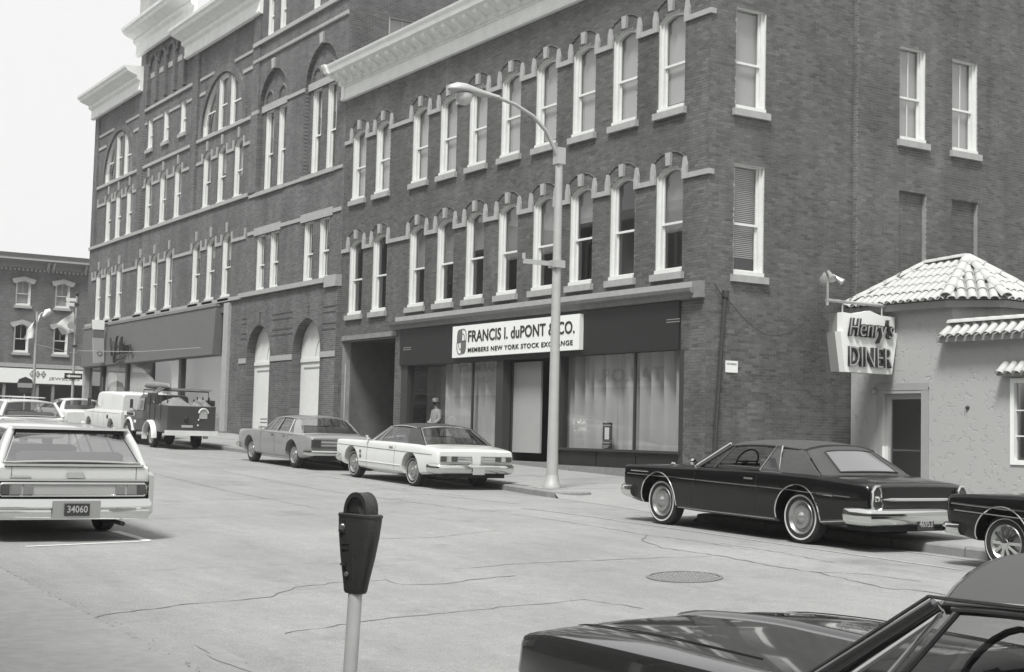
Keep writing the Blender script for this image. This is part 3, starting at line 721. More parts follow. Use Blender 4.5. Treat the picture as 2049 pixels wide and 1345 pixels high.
nb = thing('notice_card', 'small dark poster with a white panel leaning inside the curtained shop window', 'poster', (-29.0, .16, zg+.06))
obj('board', MB().box(-29.18, -28.8, .15, .17, zg+.07, zg+.72), 'ink', nb)
obj('picture', MB().box(-29.08, -28.9, .14, .149, zg+.3, zg+.6), 'sign_white', nb)
for i, (zz, w_) in enumerate(((.64, .3), (.2, .26), (.13, .26), (.09, .2))):
    obj('printed_line', MB().box(-29.14, -29.14+w_, .141, .149, zg+zz, zg+zz+.028), 'plate_light', nb)
# ---- brokerage sign
SG = thing('shop_sign', 'long white brokerage sign board with dark lettering on the black fascia', 'sign', (-33.05, -.14, 4.09))
obj('board', MB().box(-36.3, -29.8, -.2, -.071, 4.09, 5.01), 'sign_white', SG)
X_, Z_ = (1, 0, 0), (0, 0, 1)
text('lettering', 'FRANCIS I. duPONT & CO.', 'ink', SG, (-35.38, -.203, 4.52), X_, Z_, w=5.38, h=.33, extr=.012, offset=.012, spacing=1.02)
text('lettering', 'MEMBERS NEW YORK STOCK EXCHANGE', 'ink', SG, (-35.38, -.203, 4.22), X_, Z_, w=5.3, h=.13, extr=.01, offset=.012, spacing=1.12)
em = MB()                                                              # rounded monogram in four quarters
cx_, cz_ = -35.76, 4.55; A_, B_ = .26, .36
def quarter(sx, sz, k=1.0): 
    return [(cx_+sx*.012, cz_+sz*.012)]+[(cx_+sx*(.012+(A_*k-.012)*math.cos(t)**.55), cz_+sz*(.012+(B_*k-.012)*math.sin(t)**.55)) for t in fr(0, math.pi/2, 8)]
for sx, sz in ((-1, 1), (1, -1)): em.prism(quarter(sx, sz), 'xz', -.212, -.198)
for sx, sz in ((1, 1), (-1, -1)):
    q = quarter(sx, sz); em.tube([(x, -.203, z) for x, z in q+[q[0]]], .016, 6)
    q = quarter(sx, sz, .62); em.tube([(x, -.203, z) for x, z in q[1:]], .013, 6)
obj('emblem', em, 'ink_grey', SG)
# drainpipe, bracket and notice on the side wall
dp = MB(); dp.tube([(XC+.06, .5, 5.25), (XC+.07, .47, 5.0), (XC+.07, .3, 2.6), (XC+.07, .2, .85)], .045, 8); dp.lathe([(.03, 0), (.08, .05), (.08, .2), (.0, .2)], 10, (XC+.07, .5, 5.1))
obj('drainpipe', dp, 'dark_trim', B1, smooth=40)
cb = MB(); cb.tube([(XC+.03, .2, 5.45), (XC+.1, .35, 5.2), (XC+.06, .62, 5.1)], .014, 6); obj('cable_bracket', cb, 'dark_trim', B1)
np_ = thing('wall_notice', 'small white no-parking notice on the brick side wall', 'sign', (XC+.02, .75, 3.45))
obj('board', MB().box(XC+.003, XC+.016, .58, .95, 3.43, 3.7), 'sign_white', np_)
text('lettering', 'NO PARKING', 'ink', np_, (XC+.017, .62, 3.6), (0, 1, 0), Z_, w=.29, h=.05, extr=.002)
# ================================================================ tall five-storey brick block (opera house)
B2 = thing('tall_brick_block', 'tall brick commercial block with round arches, white cornices and a grey shop fascia', 'building', (-60, 0, 1.7))
OL, OR = -75.6, -44.5
row2 = (7.22, 9.6, 9.9); row3 = (11.27, 13.5, 13.78)
l2 = [-74.2, -72.45, -70.66, -67.32, -65.23, -63.16, -59.6, -57.83, -56.0]
l3 = [-73.4, -71.7, -69.9, -66.95, -64.8, -62.75, -59.02, -57.24, -55.35]
h2 = [arch(x, x+1.03, *row2) for x in l2]
shop2 = [(-75.2, .9), (-55.3, .9), (-55.3, 6.6), (-75.2, 6.6)]
mb = MB(); wall(mb, [(OL, .4), (-53.3, .4), (-53.3, 11.2), (OL, 11.2)], h2+[shop2], 0, .35); obj('lower_wall', mb, 'brick_x', B2)
# upper wall set back between piers
h3 = [arch(x, x+1.0, *row3) for x in l3]
def sub_arch(c, r, zb, a, b, y0):
    """part of a half-round opening of radius r between x = a and b"""
    top = [(x, zb+math.sqrt(max(0, r*r-(x-c)**2))) for x in fr(b, a, 8)]
    return [(a, zb), (b, zb)]+[p for p in top if p[1] > zb+.02]
R1 = 2.35; bigs = [(-71.45, 14.42), (-56.9, 14.45)]
hb = []
wins4 = []
for c, zb in bigs:
    for a, b in ((-2.3, -.85), (-.5, .52), (.87, 2.3)):
        hb.append(sub_arch(c, R1, zb, c+a, c+b, 0)); wins4.append(hb[-1])
lw = [-66.95, -64.62, -62.27]; h4 = [arch(x, x+.78, 15.12, 16.68, 16.68) for x in lw]
UY = .12
outer = [(OL, 11.2), (-52.9, 11.2), (-52.9, 18.5), (-60.1, 18.5), (-60.1, 20.2), (-67.9, 20.2), (-67.9, 18.3), (OL, 18.3)]
mb = MB(); wall(mb, outer, h3+hb+h4, UY, .3); obj('upper_wall', mb, 'brick_x', B2)
# wall left by the recessed round arches: a ring of brick proud of the panel
for c, zb in bigs:
    mb = MB(); n = 24
    A = [(c+(R1+.1)*math.cos(t), zb+(R1+.1)*math.sin(t)) for t in fr(0, math.pi, n)]; Bq = [(c+(R1+.42)*math.cos(t), zb+(R1+.42)*math.sin(t)) for t in fr(0, math.pi, n)]
    v = [(x, UY-.07, z) for x, z in A]+[(x, UY-.07, z) for x, z in Bq]+[(x, UY+.01, z) for x, z in A]+[(x, UY+.01, z) for x, z in Bq]; k = n+1
    f = [(i, i+1, k+i+1, k+i) for i in range(n)]+[(i, 2*k+i, 2*k+i+1, i+1) for i in range(n)]+[(k+i, k+i+1, 3*k+i+1, 3*k+i) for i in range(n)]
    mb.add(v, f); obj('arch_ring', mb, 'brick_x', B2)
for a, b, z1 in ((OL, -75.0, 18.3), (-68.05, -67.3, 20.1), (-60.5, -59.8, 20.1), (-53.3, -52.55, 20.4)):
    mb = MB(); mb.box(a, b, -.04 if a > -54 else 0, UY+.02, 11.2, z1); obj('pier', mb, 'brick_x', B2)
for x in l2: window(B2, x, x+1.03, *row2, blind=random.choice([.25, .4, .3]) if x > -60 else .97, blind_m='blind')
for x in l3: window(B2, x, x+1.0, *row3, y=UY, blind=random.choice([.45, .5, .6]), blind_m='blind')
for x in lw: window(B2, x, x+.78, 15.12, 16.68, 16.68, y=UY, blind=.5)
for q in wins4:
    xs_ = [p[0] for p in q]; zs_ = [p[1] for p in q]; cx0 = sum(xs_)/len(xs_); cz0 = (min(zs_)+max(zs_))/2
    ins_ = [(cx0+(x-cx0)*.8, cz0+(z-cz0)*.9) for x, z in q]
    mb = MB(); mb.ring(q, [(cx0+(x-cx0)*.97, cz0+(z-cz0)*.985) for x, z in q], UY+.01, UY+.1); mb.ring(q, ins_, UY+.1, UY+.18); mb.box(min(xs_)+.08, max(xs_)-.08, UY+.12, UY+.17, cz0-.1, cz0-.04)
    w = obj('window', mb, 'white_paint', B2)
    obj('pane', MB().add([(x, UY+.17, z) for x, z in ins_], [tuple(range(len(q)))]), 'window_glass', w)
    obj('blind', MB().add([(x, UY+.25, z) for x, z in q if z > min(zs_)+.4] or [(x, UY+.25, z) for x, z in q], [tuple(range(len([p for p in q if p[1] > min(zs_)+.4]) or len(q)))]), 'blind', w)
def band(a, b, z0, z1, y=0, p=.05, mt='stone', par=None): obj('stone_band', MB().box(a, b, y-p, y+.02, z0, z1), mt, par or B2)
for x in l2+l3:
    lo = x in l2; zs, zc, yy, ww = (row2[1], row2[2], 0, 1.03) if lo else (row3[1], row3[2], UY, 1.0)
    c = x+ww/2
    mb = MB(); mb.prism([(c-.06, zc), (c+.06, zc), (c+.08, zc+.42), (c-.08, zc+.42)], 'xz', yy-.06, yy+.02); obj('keystone', mb, 'stone', B2)
for L, zz, yy, ww in ((l2, 9.42, 0, 1.03), (l3, 13.3, UY, 1.0)):
    xs = [OL+.7]+[v for x in L for v in (x-.02, x+ww+.02)]+[-53.4]
    for a, b in zip(xs[::2], xs[1::2]):
        obj('stone_band', MB().box(a, b, yy-.05, yy+.02, zz, zz+.13).box(a, a+.12, yy-.05, yy+.02, zz+.13, zz+.45).box(b-.12, b, yy-.05, yy+.02, zz+.13, zz+.45), 'stone', B2)
for a, b in ((OL, -53.3),): obj('sill_course', MB().box(a, b, -.09, UY, 11.1, 11.25), 'stone', B2); obj('sill_course', MB().box(a, b, -.1, .05, 7.02, 7.16), 'stone', B2)
for a, b, zz in ((-75.0, -68.05, 14.27), (-67.3, -60.5, 14.27), (-59.8, -53.3, 14.3)): obj('sill_course', MB().box(a, b, UY-.08, UY+.03, zz, zz+.14), 'stone', B2)
for a, b in ((-75, -73.7), (-69.1, -68.1), (-59.7, -59.0), (-54.6, -53.3)): band(a, b, 16.36, 16.5, UY)
for a, b in ((-75, -72.4), (-70.4, -68.1), (-59.7, -58.0), (-55.6, -53.3)): band(a, b, 17.05, 17.17, UY)
band(-67.3, -60.5, 17.06, 17.2, UY, .09)
for a, b in ((-67.3, -67), (-66.1, -64.7), (-63.8, -62.3), (-61.4, -60.5)): band(a, b, 16.4, 16.52, UY)
for i in range(5):                                               # tall blind arcade under the second cornice
    x = -67.1+i*1.3
    obj('blind_arch', MB().prism([(x, 17.3), (x+.28, 17.3), (x+.28, 19.3), (x, 19.3)], 'xz', UY-.16, UY+.01), 'brick_x', B2)
    c = x+.79
    mb = MB(); A = [(c+.5*math.cos(t), 19.2+.5*math.sin(t)) for t in fr(0, math.pi, 10)]; mb.tube([(p, UY-.06, q) for p, q in A], .09, 6); obj('arcade_arch', mb, 'brick_x', B2)
    band(x+.3, x+.9, 18.6, 18.85, UY, .03)
def cornice(a, b, z0, h, out, y=0):
    k = h/1.2; P = [(0, 0), (.1, .02), (.12, .1), (.1, .16), (.1, .5), (.2, .58), (.22, .68), (.2, .74), (.52, .9), (.56, 1.0), (.62, 1.06), (.64, 1.16), (0, 1.22)]
    mb = MB(); mb.prism([(y-o*out, z0+z*k) for o, z in P], 'yz', a, b); return obj('cornice', mb, 'cornice_paint', B2)
cornice(OL-.35, -67.6, 18.15, 1.2, 1.5); cornice(-68.5, -60.2, 19.98, 1.35, 1.5); cornice(-61.3, -52.5, 18.35, 1.25, 1.5)
obj('pinnacle', MB().box(-68.3, -66.9, -.1, 1.1, 21.2, 23).box(-68.4, -66.8, -.2, 1.2, 23, 23.3), 'stone', B2)
# narrow front between, over the arched portal
tr = [(-52.5, -49.75), (-48.05, -45.3)]
ha = [arch(a, b, 11.12, 14.5, 15.85, 14) for a, b in tr]
up_w = [arch(a, a+.62, 17.3, 19, 19) for a in (-51.95, -50.75, -47.6, -46.3)]
hl = [arch(a, a+.85, 7.22, 9.4, 9.4) for a in (-52.25, -50.9, -47.75, -46.4)]
mb = MB(); wall(mb, [(-53.3, 7.0), (OR, 7.0), (OR, 20.4), (-53.3, 20.4)], ha+hl+up_w, 0, .25); obj('tower_wall', mb, 'brick_x', B2)
for i, (a, b) in enumerate(tr):
    li = [arch(a+.32, a+1.14, 11.12, 14.32, 14.32), arch(b-1.14, b-.32, 11.12, 14.32, 14.32)]
    mb = MB(); wall(mb, [(a-.1, 11.05), (b+.1, 11.05), (b+.1, 16), (a-.1, 16)], li, .16, .2); obj('arch_panel', mb, 'brick_x', B2)
    for q in li: window(B2, q[0][0], q[1][0], 11.14, 14.32, 14.32, y=.16, blind=.3, sill=False, muntin=1, fw_=.09, top_muntin=True)
    obj('stone_band', MB().box(a+.01, b-.01, .1, .17, 14.33, 14.6), 'stone', B2)
    for q in li:
        c = (q[0][0]+q[1][0])/2; mb = MB(); mb.tube([(c+.41*math.cos(t), .15, 14.6+.5*math.sin(t)) for t in fr(0, math.pi, 10)], .06, 6); obj('blind_arch', mb, 'brick_x', B2)
    obj('keystone', MB().prism([((a+b)/2-.12, 15.86), ((a+b)/2+.12, 15.86), ((a+b)/2+.17, 16.25), ((a+b)/2-.17, 16.25)], 'xz', -.07, .02), 'stone', B2)
    obj('sill_course', MB().box(a-.02, b+.02, -.09, .2, 10.98, 11.13), 'stone', B2)
for a, b in ((-49.75, -48.05), (-45.28, -44.6), (-53.2, -52.52)): band(a, b, 14.33, 14.47); band(a, b, 11.0, 11.12)
band(-53.2, -44.5, 16.42, 16.56, 0, .06); band(-53.2, -44.5, 17.08, 17.24, 0, .1)
mb = MB(); x = -53.1
while x < -44.6: mb.box(x, x+.09, -.085, -.058, 16.44, 16.54); x += .2
obj('dentils', mb, 'stone', B2, kind='stuff')
for a in (-52.25, -50.9, -47.75, -46.4): window(B2, a, a+.85, 7.22, 9.4, 9.4, blind=.2, sill=False, muntin=2, fw_=.09)
for a in (-51.95, -50.75, -47.6, -46.3): window(B2, a, a+.62, 17.3, 19, 19, blind=.4, sill=False)
for a, b in ((-52.5, -49.9), (-48.0, -45.3)): band(a, b, 9.42, 9.72, 0, .05)
for a, b in ((-53.2, -52.5), (-49.9, -48.0), (-45.3, -44.6)): band(a, b, 9.5, 9.64, 0, .04)
# portal with two arched doorways
PY = -.14
pa = [arch(-52.55, -50.2, .8, 4.7, 5.86, 14), arch(-48.1, -45.7, .8, 4.7, 5.86, 14)]
mb = MB(); wall(mb, [(-53.3, .4), (-44.45, .4), (-44.45, 7.02), (-53.3, 7.02)], pa, PY, .42)
mb.add([(-44.45, PY, .4), (-44.45, .3, .4), (-44.45, .3, 7.02), (-44.45, PY, 7.02)], [(0, 1, 2, 3)]); mb.add([(-53.3, PY, .4), (-53.3, .3, .4), (-53.3, .3, 7.02), (-53.3, PY, 7.02)], [(0, 1, 2, 3)])
po = obj('portal', mb, 'brick_x', B2)
obj('sill_course', MB().box(-53.4, -45.4, PY-.12, .05, 7.03, 7.2), 'stone', po); obj('stone_block', MB().box(-45.38, -44.42, PY-.1, .05, 6.85, 7.25), 'stone', po)
for a, b in ((-53.3, -52.57), (-50.18, -48.12), (-45.68, -44.45)):
    obj('stone_band', MB().box(a, b, PY-.03, PY+.02, 4.42, 4.62), 'stone', po)
    for z in (5.35, 5.55, 5.95, 6.15): obj('brick_groove', MB().box(a+.1, b-.05, PY-.006, PY+.01, z, z+.05), 'dark_trim', po)
for q in pa:
    a, b = q[0][0], q[1][0]; c = (a+b)/2
    obj('keystone', MB().prism([(c-.13, 5.87), (c+.13, 5.87), (c+.17, 6.35), (c-.17, 6.35)], 'xz', PY-.06, PY+.02), 'brick_x', po)
    dr = arch(a, b, .9, 4.7, 5.86, 14)
    d_ = obj('doorway_board', MB().prism(dr, 'xz', .22, .27), 'white_paint', po)
    obj('transom', MB().box(a+.05, b-.05, .17, .225, 4.33, 4.46), 'white_paint', d_)
    obj('moulding', MB().box(a+.3, b-.5, .2, .222, 4.1, 4.15), 'blind_grey', d_)
    obj('moulding', MB().tube([(c+.5+.42*math.cos(t), .215, 4.5+.6*math.sin(t)) for t in fr(math.pi*.5, math.pi, 8)], .012, 5), 'blind_grey', d_)
    obj('jamb', MB().box(b-.2, b-.17, .2, .222, 1.2, 4.2), 'blind_grey', d_)
for z in (1.95, 2.12, 2.25): obj('poster_line', MB().box(-51.75, -51.1, .21, .219, z, z+.03), 'ink_grey', d_ if False else po)
obj('poster_line', MB().box(-51.8, -51.6, .21, .219, 1.6, 1.72), 'ink_grey', po); obj('poster_line', MB().box(-51.35, -51.15, .21, .219, 1.6, 1.72), 'ink_grey', po)
# ground-floor shop: plain sloping fascia over big windows
mb = MB(); mb.prism([(-.06, 6.9), (-.2, 6.86), (-.3, 4.88), (.1, 4.86), (.1, 6.9)], 'yz', -75.3, -55.9); FA = obj('shop_fascia', mb, 'grey_fascia', B2)
obj('fascia_lip', MB().box(-75.3, -55.88, -.24, .02, 6.87, 6.98), 'stone_dark', FA)
obj('pilaster', MB().box(-55.25, -54.7, -.12, .15, .9, 6.95), 'stone', B2); obj('pilaster_base', MB().box(-55.35, -54.6, -.2, .15, .9, 1.75), 'stone_dark', B2)
obj('pilaster', MB().box(-75.5, -75.1, -.1, .15, .9, 6.9), 'stone', B2)
for a, b in ((-75.0, -72.6), (-72.3, -68.4), (-68.1, -60.7), (-60.3, -55.3)):
    obj('pane', MB().add([(a, .1, 2.3), (b, .1, 2.3), (b, .1, 4.95), (a, .1, 4.95)], [(0, 1, 2, 3)]), 'shop_glass', B2)
    obj('mullion', MB().box(b, b+.3, -.02, .2, 1.2, 4.95), 'dark_trim', B2)
obj('stall_riser', MB().box(-75.1, -55.3, .05, .3, .9, 2.3), 'stone_dark', B2)
# paper pasted inside the windows, torn at one corner
obj('window_paper', MB().prism([(-68.0, 2.35), (-61.5, 2.35), (-61.2, 3.2), (-62.2, 2.9), (-63.4, 3.6), (-64.6, 4.1), (-66.2, 4.6), (-67.0, 4.7), (-68.0, 4.9)], 'xz', .105, .112), 'sign_white', B2)
obj('window_paper', MB().prism([(-61.9, 2.6), (-60.8, 2.5), (-60.8, 4.9), (-62.2, 4.9)], 'xz', .14, .15), 'blind', B2)
obj('window_paper', MB().prism([(-72.1, 2.4), (-70.2, 2.4), (-70.1, 4.3), (-70.9, 4.55), (-72.0, 4.4)], 'xz', .105, .112), 'sign_white', B2)
obj('window_paper', MB().box(-70.0, -68.5, .16, .17, 2.4, 4.9), 'blind_grey', B2)
obj('shop_back', MB().box(-75.2, -53.5, 1.0, 1.1, 1, 6.9), 'sign_white', B2)
obj('shop_ceiling', MB().box(-75.2, -53.5, .3, 2.4, 5.0, 5.1), 'panel_grey', B2)
# shell
mb = MB(); mb.box(OL, OL+.3, .02, 18, .4, 18.3)
obj('west_wall', mb, 'brick_y', B2)
sw = [arch(1.54, 2.8, 13.9, 16.62, 16.62)]
mb = MB(); wall(mb, [(0.0, .4), (18, .4), (18, 20.4), (0.0, 20.4)], sw, OR, .3, True); obj('east_wall', mb, 'brick_y', B2)
window(B2, 1.54, 2.8, 13.9, 16.62, 16.62, y=OR, swap=True, blind=1.0, muntin=1)
obj('roof', MB().box(OL+.3, OR-.3, .3, 18, 17.9, 18.05).box(OL+.3, OR-.3, 17.8, 18, .5, 18), 'roof_gravel', B2)
obj('roof', MB().box(-67.8, -60.2, .14, 8, 18.1, 20.0), 'roof_gravel', B2); obj('roof', MB().box(-53.2, OR-.02, .3, 12, 18.1, 20.3), 'roof_gravel', B2)
for z in (7.0, 11.05, 14.2): obj('floor_slab', MB().box(OL+.32, OR-.32, .4, 17.5, z-.12, z), 'ceiling_dark', B2)
obj('inner_wall', MB().box(OL+.4, OR-.4, 4, 4.1, 7.0, 17.8), 'room', B2)
# script sign and blade sign on the fascia
sg = thing('script_sign', 'dark script lettering standing off the grey shop fascia', 'sign', (-68, -.36, 5.3))
dirx = Vector((1, 0, 0)); 
def stroke(pts): obj('script_stroke', MB().tube([(-69.9+x, -.4, 5.2+z) for x, z in pts], .055, 6), 'ink', sg, 50)
stroke([(.1, .95), (.25, .3), (.4, .1), (.6, .75), (.75, .2), (.9, .1), (1.15, .95), (1.3, 1.0)])
stroke([(1.3, .1), (1.45, .55), (1.5, .2), (1.65, .15), (1.9, .9), (1.98, .95), (1.95, .3), (2.1, .15)])
stroke([(2.1, .15), (2.4, .55), (2.25, .6), (2.2, .25), (2.45, .15), (2.7, .5), (2.85, .5), (2.85, .15), (3.1, .5), (3.3, .5), (3.4, .15), (3.65, .2)])
stroke([(.9, .1), (.8, -.25), (1.4, -.12), (2.2, -.1)])
bl = thing('blade_sign', 'narrow pale blade sign projecting from the left end of the grey fascia', 'sign', (-70.9, -.6, 5))
obj('board', MB().prism([(-.85, 4.95), (-.35, 5.0), (-.42, 6.2), (-.95, 6.2)], 'yz', -71.05, -70.85), 'panel_grey', bl)
obj('top_board', MB().prism([(-.95, 6.62), (-.42, 6.62), (-.42, 7.1), (-1.0, 7.1)], 'yz', -71.05, -70.85), 'sign_white', bl)
obj('dark_band', MB().prism([(-.93, 6.21), (-.42, 6.21), (-.42, 6.61), (-.94, 6.61)], 'yz', -71.03, -70.87), 'ink_grey', bl)
obj('emblem', MB().lathe([(.1, 0), (.14, .0), (.14, .02), (.1, .02)], 14, (-70.85, -.6, 5.45), 'x'), 'ink_grey', bl)
obj('arm', MB().tube([(-70.95, 0, 6.9), (-70.95, -.6, 6.9)], .03, 6), 'dark_trim', bl)

# ================================================================ far building across the side street
JX = -95
B3 = thing('jewelry_store_building', 'far brick building with bracketed cornice and white jeweler shop sign', 'building', (JX, 2, 2.6))
wy = [(-2.6, -1.55), (.75, 1.7), (3.27, 4.22), (5.9, 6.85)]
hj = [arch(a, b, zb, zs, zc) for a, b in wy for zb, zs, zc in ((9.5, 11.0, 11.17), (6.45, 8.15, 8.35))]
shp = [(-9.5, 2.3), (12, 2.3), (12, 4.4), (-9.5, 4.4)]
mb = MB(); wall(mb, [(-10, 2), (12.5, 2), (12.5, 12.3), (-10, 12.3)], hj+[shp], JX, .3, True); obj('front_wall', mb, 'brick_y', B3)
for a, b in wy:
    for zb, zs, zc in ((9.5, 11.0, 11.17), (6.45, 8.15, 8.35)):
        w = window(B3, a, b, zb, zs, zc, y=JX, swap=True, blind=.97 if zb > 8 else None, muntin=1, top_muntin=True)
        c = (a+b)/2; mb = MB(); mb.prism([(a-.2, zs-.02), (a-.05, zs-.08), (c, zc-.02), (b+.05, zs-.08), (b+.2, zs-.02), (b+.28, zs+.22), (c, zc+.24), (a-.28, zs+.22)], 'yz', JX-.02, JX+.14); obj('window_hood', mb, 'stone', w)
co = obj('cornice', MB().prism([(JX, 11.9), (JX+.12, 11.95), (JX+.15, 12.25), (JX+.6, 12.4), (JX+.65, 12.62), (JX+.75, 12.85), (JX, 12.9)], 'xz', -10.2, 12.6), 'stone_dark', B3)
obj('cornice_edge', MB().box(JX+.6, JX+.7, -10.2, 12.6, 12.44, 12.54), 'stone', co)
for y in (-4.0, -3.6, 2.6, 2.95, 5.05, 5.4): obj('bracket', MB().prism([(JX+.02, 11.85), (JX+.15, 11.85), (JX+.5, 12.3), (JX+.5, 12.42), (JX+.02, 12.42)], 'xz', y, y+.14), 'stone', co)
mb = MB(); y = -10
while y < 12: mb.box(JX+.01, JX+.1, y, y+.12, 11.78, 11.92); y += .27
obj('dentils', mb, 'stone', co, kind='stuff')
obj('shop_beam', MB().box(JX-.1, JX+.15, -9.6, 12, 5.5, 5.75), 'stone', B3)
for y in (-5, -2, .2, 2.3, 3.3, 5.6, 8.5): obj('shop_post', MB().box(JX-.05, JX+.1, y, y+.18, 2.3, 4.4), 'stone_dark', B3)
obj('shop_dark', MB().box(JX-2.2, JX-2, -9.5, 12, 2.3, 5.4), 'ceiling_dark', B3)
obj('shop_glass', MB().add([(JX-.1, -9.5, 2.3), (JX-.1, 12, 2.3), (JX-.1, 12, 4.4), (JX-.1, -9.5, 4.4)], [(0, 1, 2, 3)]), 'shop_glass', B3)
obj('roof', MB().box(JX-14, JX-.3, -10, 12.5, 12.0, 12.2).box(JX-14, JX-13.8, -10, 12.5, 2, 12).box(JX-14, JX, -10, -9.8, 2, 12.2).box(JX-14, JX, 12.3, 12.5, 2, 12.2), 'roof_gravel', B3)
js = thing('jeweler_sign', 'long white jeweler sign board over the far dark shop windows', 'sign', (JX+.2, 2, 4.48))
obj('board', MB().box(JX+.12, JX+.2, -8, 9, 4.48, 5.42), 'sign_white', js)
for i, ch in enumerate('PES'):
    c = 1.98+i*.36+(.0 if i else 0); d = obj('diamond', MB().prism([(c-.17, 5.08), (c, 4.84), (c+.17, 5.08), (c, 5.32)], 'yz', JX+.2, JX+.215), 'ink_grey', js)
    text('letter', ch, 'sign_white', d, (JX+.217, c-.08, 4.98), (0, 1, 0), Z_, w=.16, h=.2, extr=.006)
text('lettering', 'JEWELERS', 'ink_grey', js, (JX+.201, 3.05, 4.7), (0, 1, 0), Z_, w=2.0, h=.23, extr=.01, offset=.01, spacing=1.1)

# ================================================================ diner
DY = 4.45; DGZ = gz(-25)+.05; DC = -21.78
B4 = thing('diner_building', 'small stucco diner with pale clay tile hip roof beside the brick wall', 'building', (-22, DY, DGZ))
dh = [[(-23.86, .3), (-22.66, .3), (-22.66, 3.12), (-23.86, 3.12)], [(-20.2, 1.5), (-19.0, 1.5), (-19.0, 3.35), (-20.2, 3.35)]]
mb = MB(); wall(mb, [(-24.88, .3), (12, .3), (12, 4.55), (DC, 4.55), (DC, 5.02), (-24.88, 5.02)], dh, DY, .16)
wl = obj('stucco_wall', mb, 'stucco_swirl', B4)
k = .72                                                         # chamfered corner turret above the lean-to
mb = MB(); mb.add([(DC, DY, 4.3), (DC+k, DY+k, 4.3), (DC+k, DY+k, 5.02), (DC, DY, 5.02), (DC+k, DY+1.9, 4.3), (DC+k, DY+1.9, 5.02), (DC, DY+2.6, 4.3), (DC, DY+2.6, 5.02)], [(0, 1, 2, 3), (1, 4, 5, 2), (4, 6, 7, 5)]); obj('turret_wall', mb, 'stucco_swirl', B4)
obj('side_wall', MB().add([(-24.88, DY, .3), (-24.88, DY+6, .3), (-24.88, DY+6, 5.0), (-24.88, DY, 5.0)], [(0, 1, 2, 3)]), 'stucco_swirl', B4)
obj('fascia', MB().sweep([(-24.87, DY-.06), (DC-.02, DY-.06), (DC+k+.05, DY+k-.04), (DC+k+.05, DY+1.95), (DC, DY+2.7)], [(.0, 4.98), (.16, 4.98), (.2, 5.13), (.0, 5.13)]), 'tile_under', B4)
# tile roof: hip planes covered with single barrel tiles
E_ = [(-24.86, DY-.26, 5.15), (DC+.1, DY-.34, 5.15), (DC+k+.28, DY+k-.14, 5.15), (DC+k+.28, DY+2.05, 5.15), (DC+.1, DY+2.85, 5.15), (-24.86, DY+2.85, 5.15)]
q0, q1 = (-23.66, DY+1.25, 6.2), (-22.42, DY+1.25, 6.26)
RF = obj('roof', MB().add(E_+[q0, q1], [(0, 1, 7, 6), (1, 2, 7), (2, 3, 7), (3, 4, 7), (4, 5, 6, 7), (5, 0, 6), (5, 4, 3, 2, 1, 0)]), 'tile_under', B4)
def tile_mesh(r=.1, L=.42):
    mb = MB(); n = 6
    A = [(r*math.cos(t), r*.75*math.sin(t)) for t in fr(0, math.pi, n)]; B = [(.82*r*math.cos(t), .82*r*.75*math.sin(t)) for t in fr(0, math.pi, n)]
    C = [(x*.82, z*.8) for x, z in A]
    # front end wide (y=0), back narrow (y=L); with thickness at the front lip
    v = [(x, 0, z) for x, z in A]+[(x, L, z*.9) for x, z in [(p*.85, q) for p, q in A]]+[(x, 0, z) for x, z in C]
    q = n+1; mb.add(v, [(i, i+1, q+i+1, q+i) for i in range(n)]+[(i, 2*q+i, 2*q+i+1, i+1) for i in range(n)]); return mesh(mb, 'tile', 60, 'tile')
TM = tile_mesh(); CAPM = tile_mesh(.13, .42)
def tiles(p0, p1, t1, t0, nrow, pitch, name='tile', par=None):
    """cover the quad p0,p1 (eave) .. t0,t1 (ridge, above p0 / p1) with rows of tiles"""
    p0, p1, t0, t1 = map(Vector, (p0, p1, t0, t1)); e = (p1-p0).normalized(); nrm = (p1-p0).cross(t0-p0 if (t0-p0).length > .01 else t1-p0).normalized()
    if nrm.z < 0: nrm = -nrm
    s = nrm.cross(e).normalized()
    if s.z < 0: s = -s
    H = max((t0-p0).dot(s), (t1-p0).dot(s)); n = int((p1-p0).length/pitch)
    for r in range(nrow):
        h = H*r/nrow
        a = p0+(t0-p0)*(h/H); b = p1+(t1-p1)*(h/H); xa, xb = (a-p0).dot(e), (b-p0).dot(e)
        for i in range(n+1):
            x = (i+.5)*pitch
            if x < xa+.04 or x > xb-.04: continue
            c = p0+e*x+s*(h-.05)+nrm*(.012+.012*(r > 0))
            ex = e if True else e
            M = Matrix((ex, (s*1+nrm*-.05).normalized(), nrm)).transposed().to_4x4(); M.translation = c
            o = link(name, TM, par or RF, True); sc = H/nrow/.42*1.12; o.matrix_local = (Matrix.Translation(WL[(par or RF).name]*0) @ M @ Matrix.Diagonal((random.uniform(.96, 1.04), sc, 1, 1)))
def cap(a, b, par=None):
    a, b = Vector(a), Vector(b); d = (b-a); n = max(2, int(d.length/.36)); y = d.normalized(); x = y.cross(Vector((0, 0, 1))).normalized(); z = x.cross(y)
    for i in range(n):
        M = Matrix((x, y, z)).transposed().to_4x4(); M.translation = a+d*i/n+z*.05
        o = link('ridge_tile', CAPM, par or RF, True); o.matrix_local = M
e0, e1, e2, e3, e4, e5 = [Vector(p)+Vector((0, 0, .015)) for p in E_]
tiles(e0, e1, q1, q0, 5, .225); tiles(e1, e2, q1, q1, 5, .23); tiles(e2, e3, q1, q1, 5, .23); tiles(e3, e4, q1, q1, 5, .23); tiles(e5, e0, q0, q0, 5, .225)
for p in (e0, e5): cap(p, q0)
for p in (e1, e2, e3, e4): cap(p, q1)
cap(q0, q1)
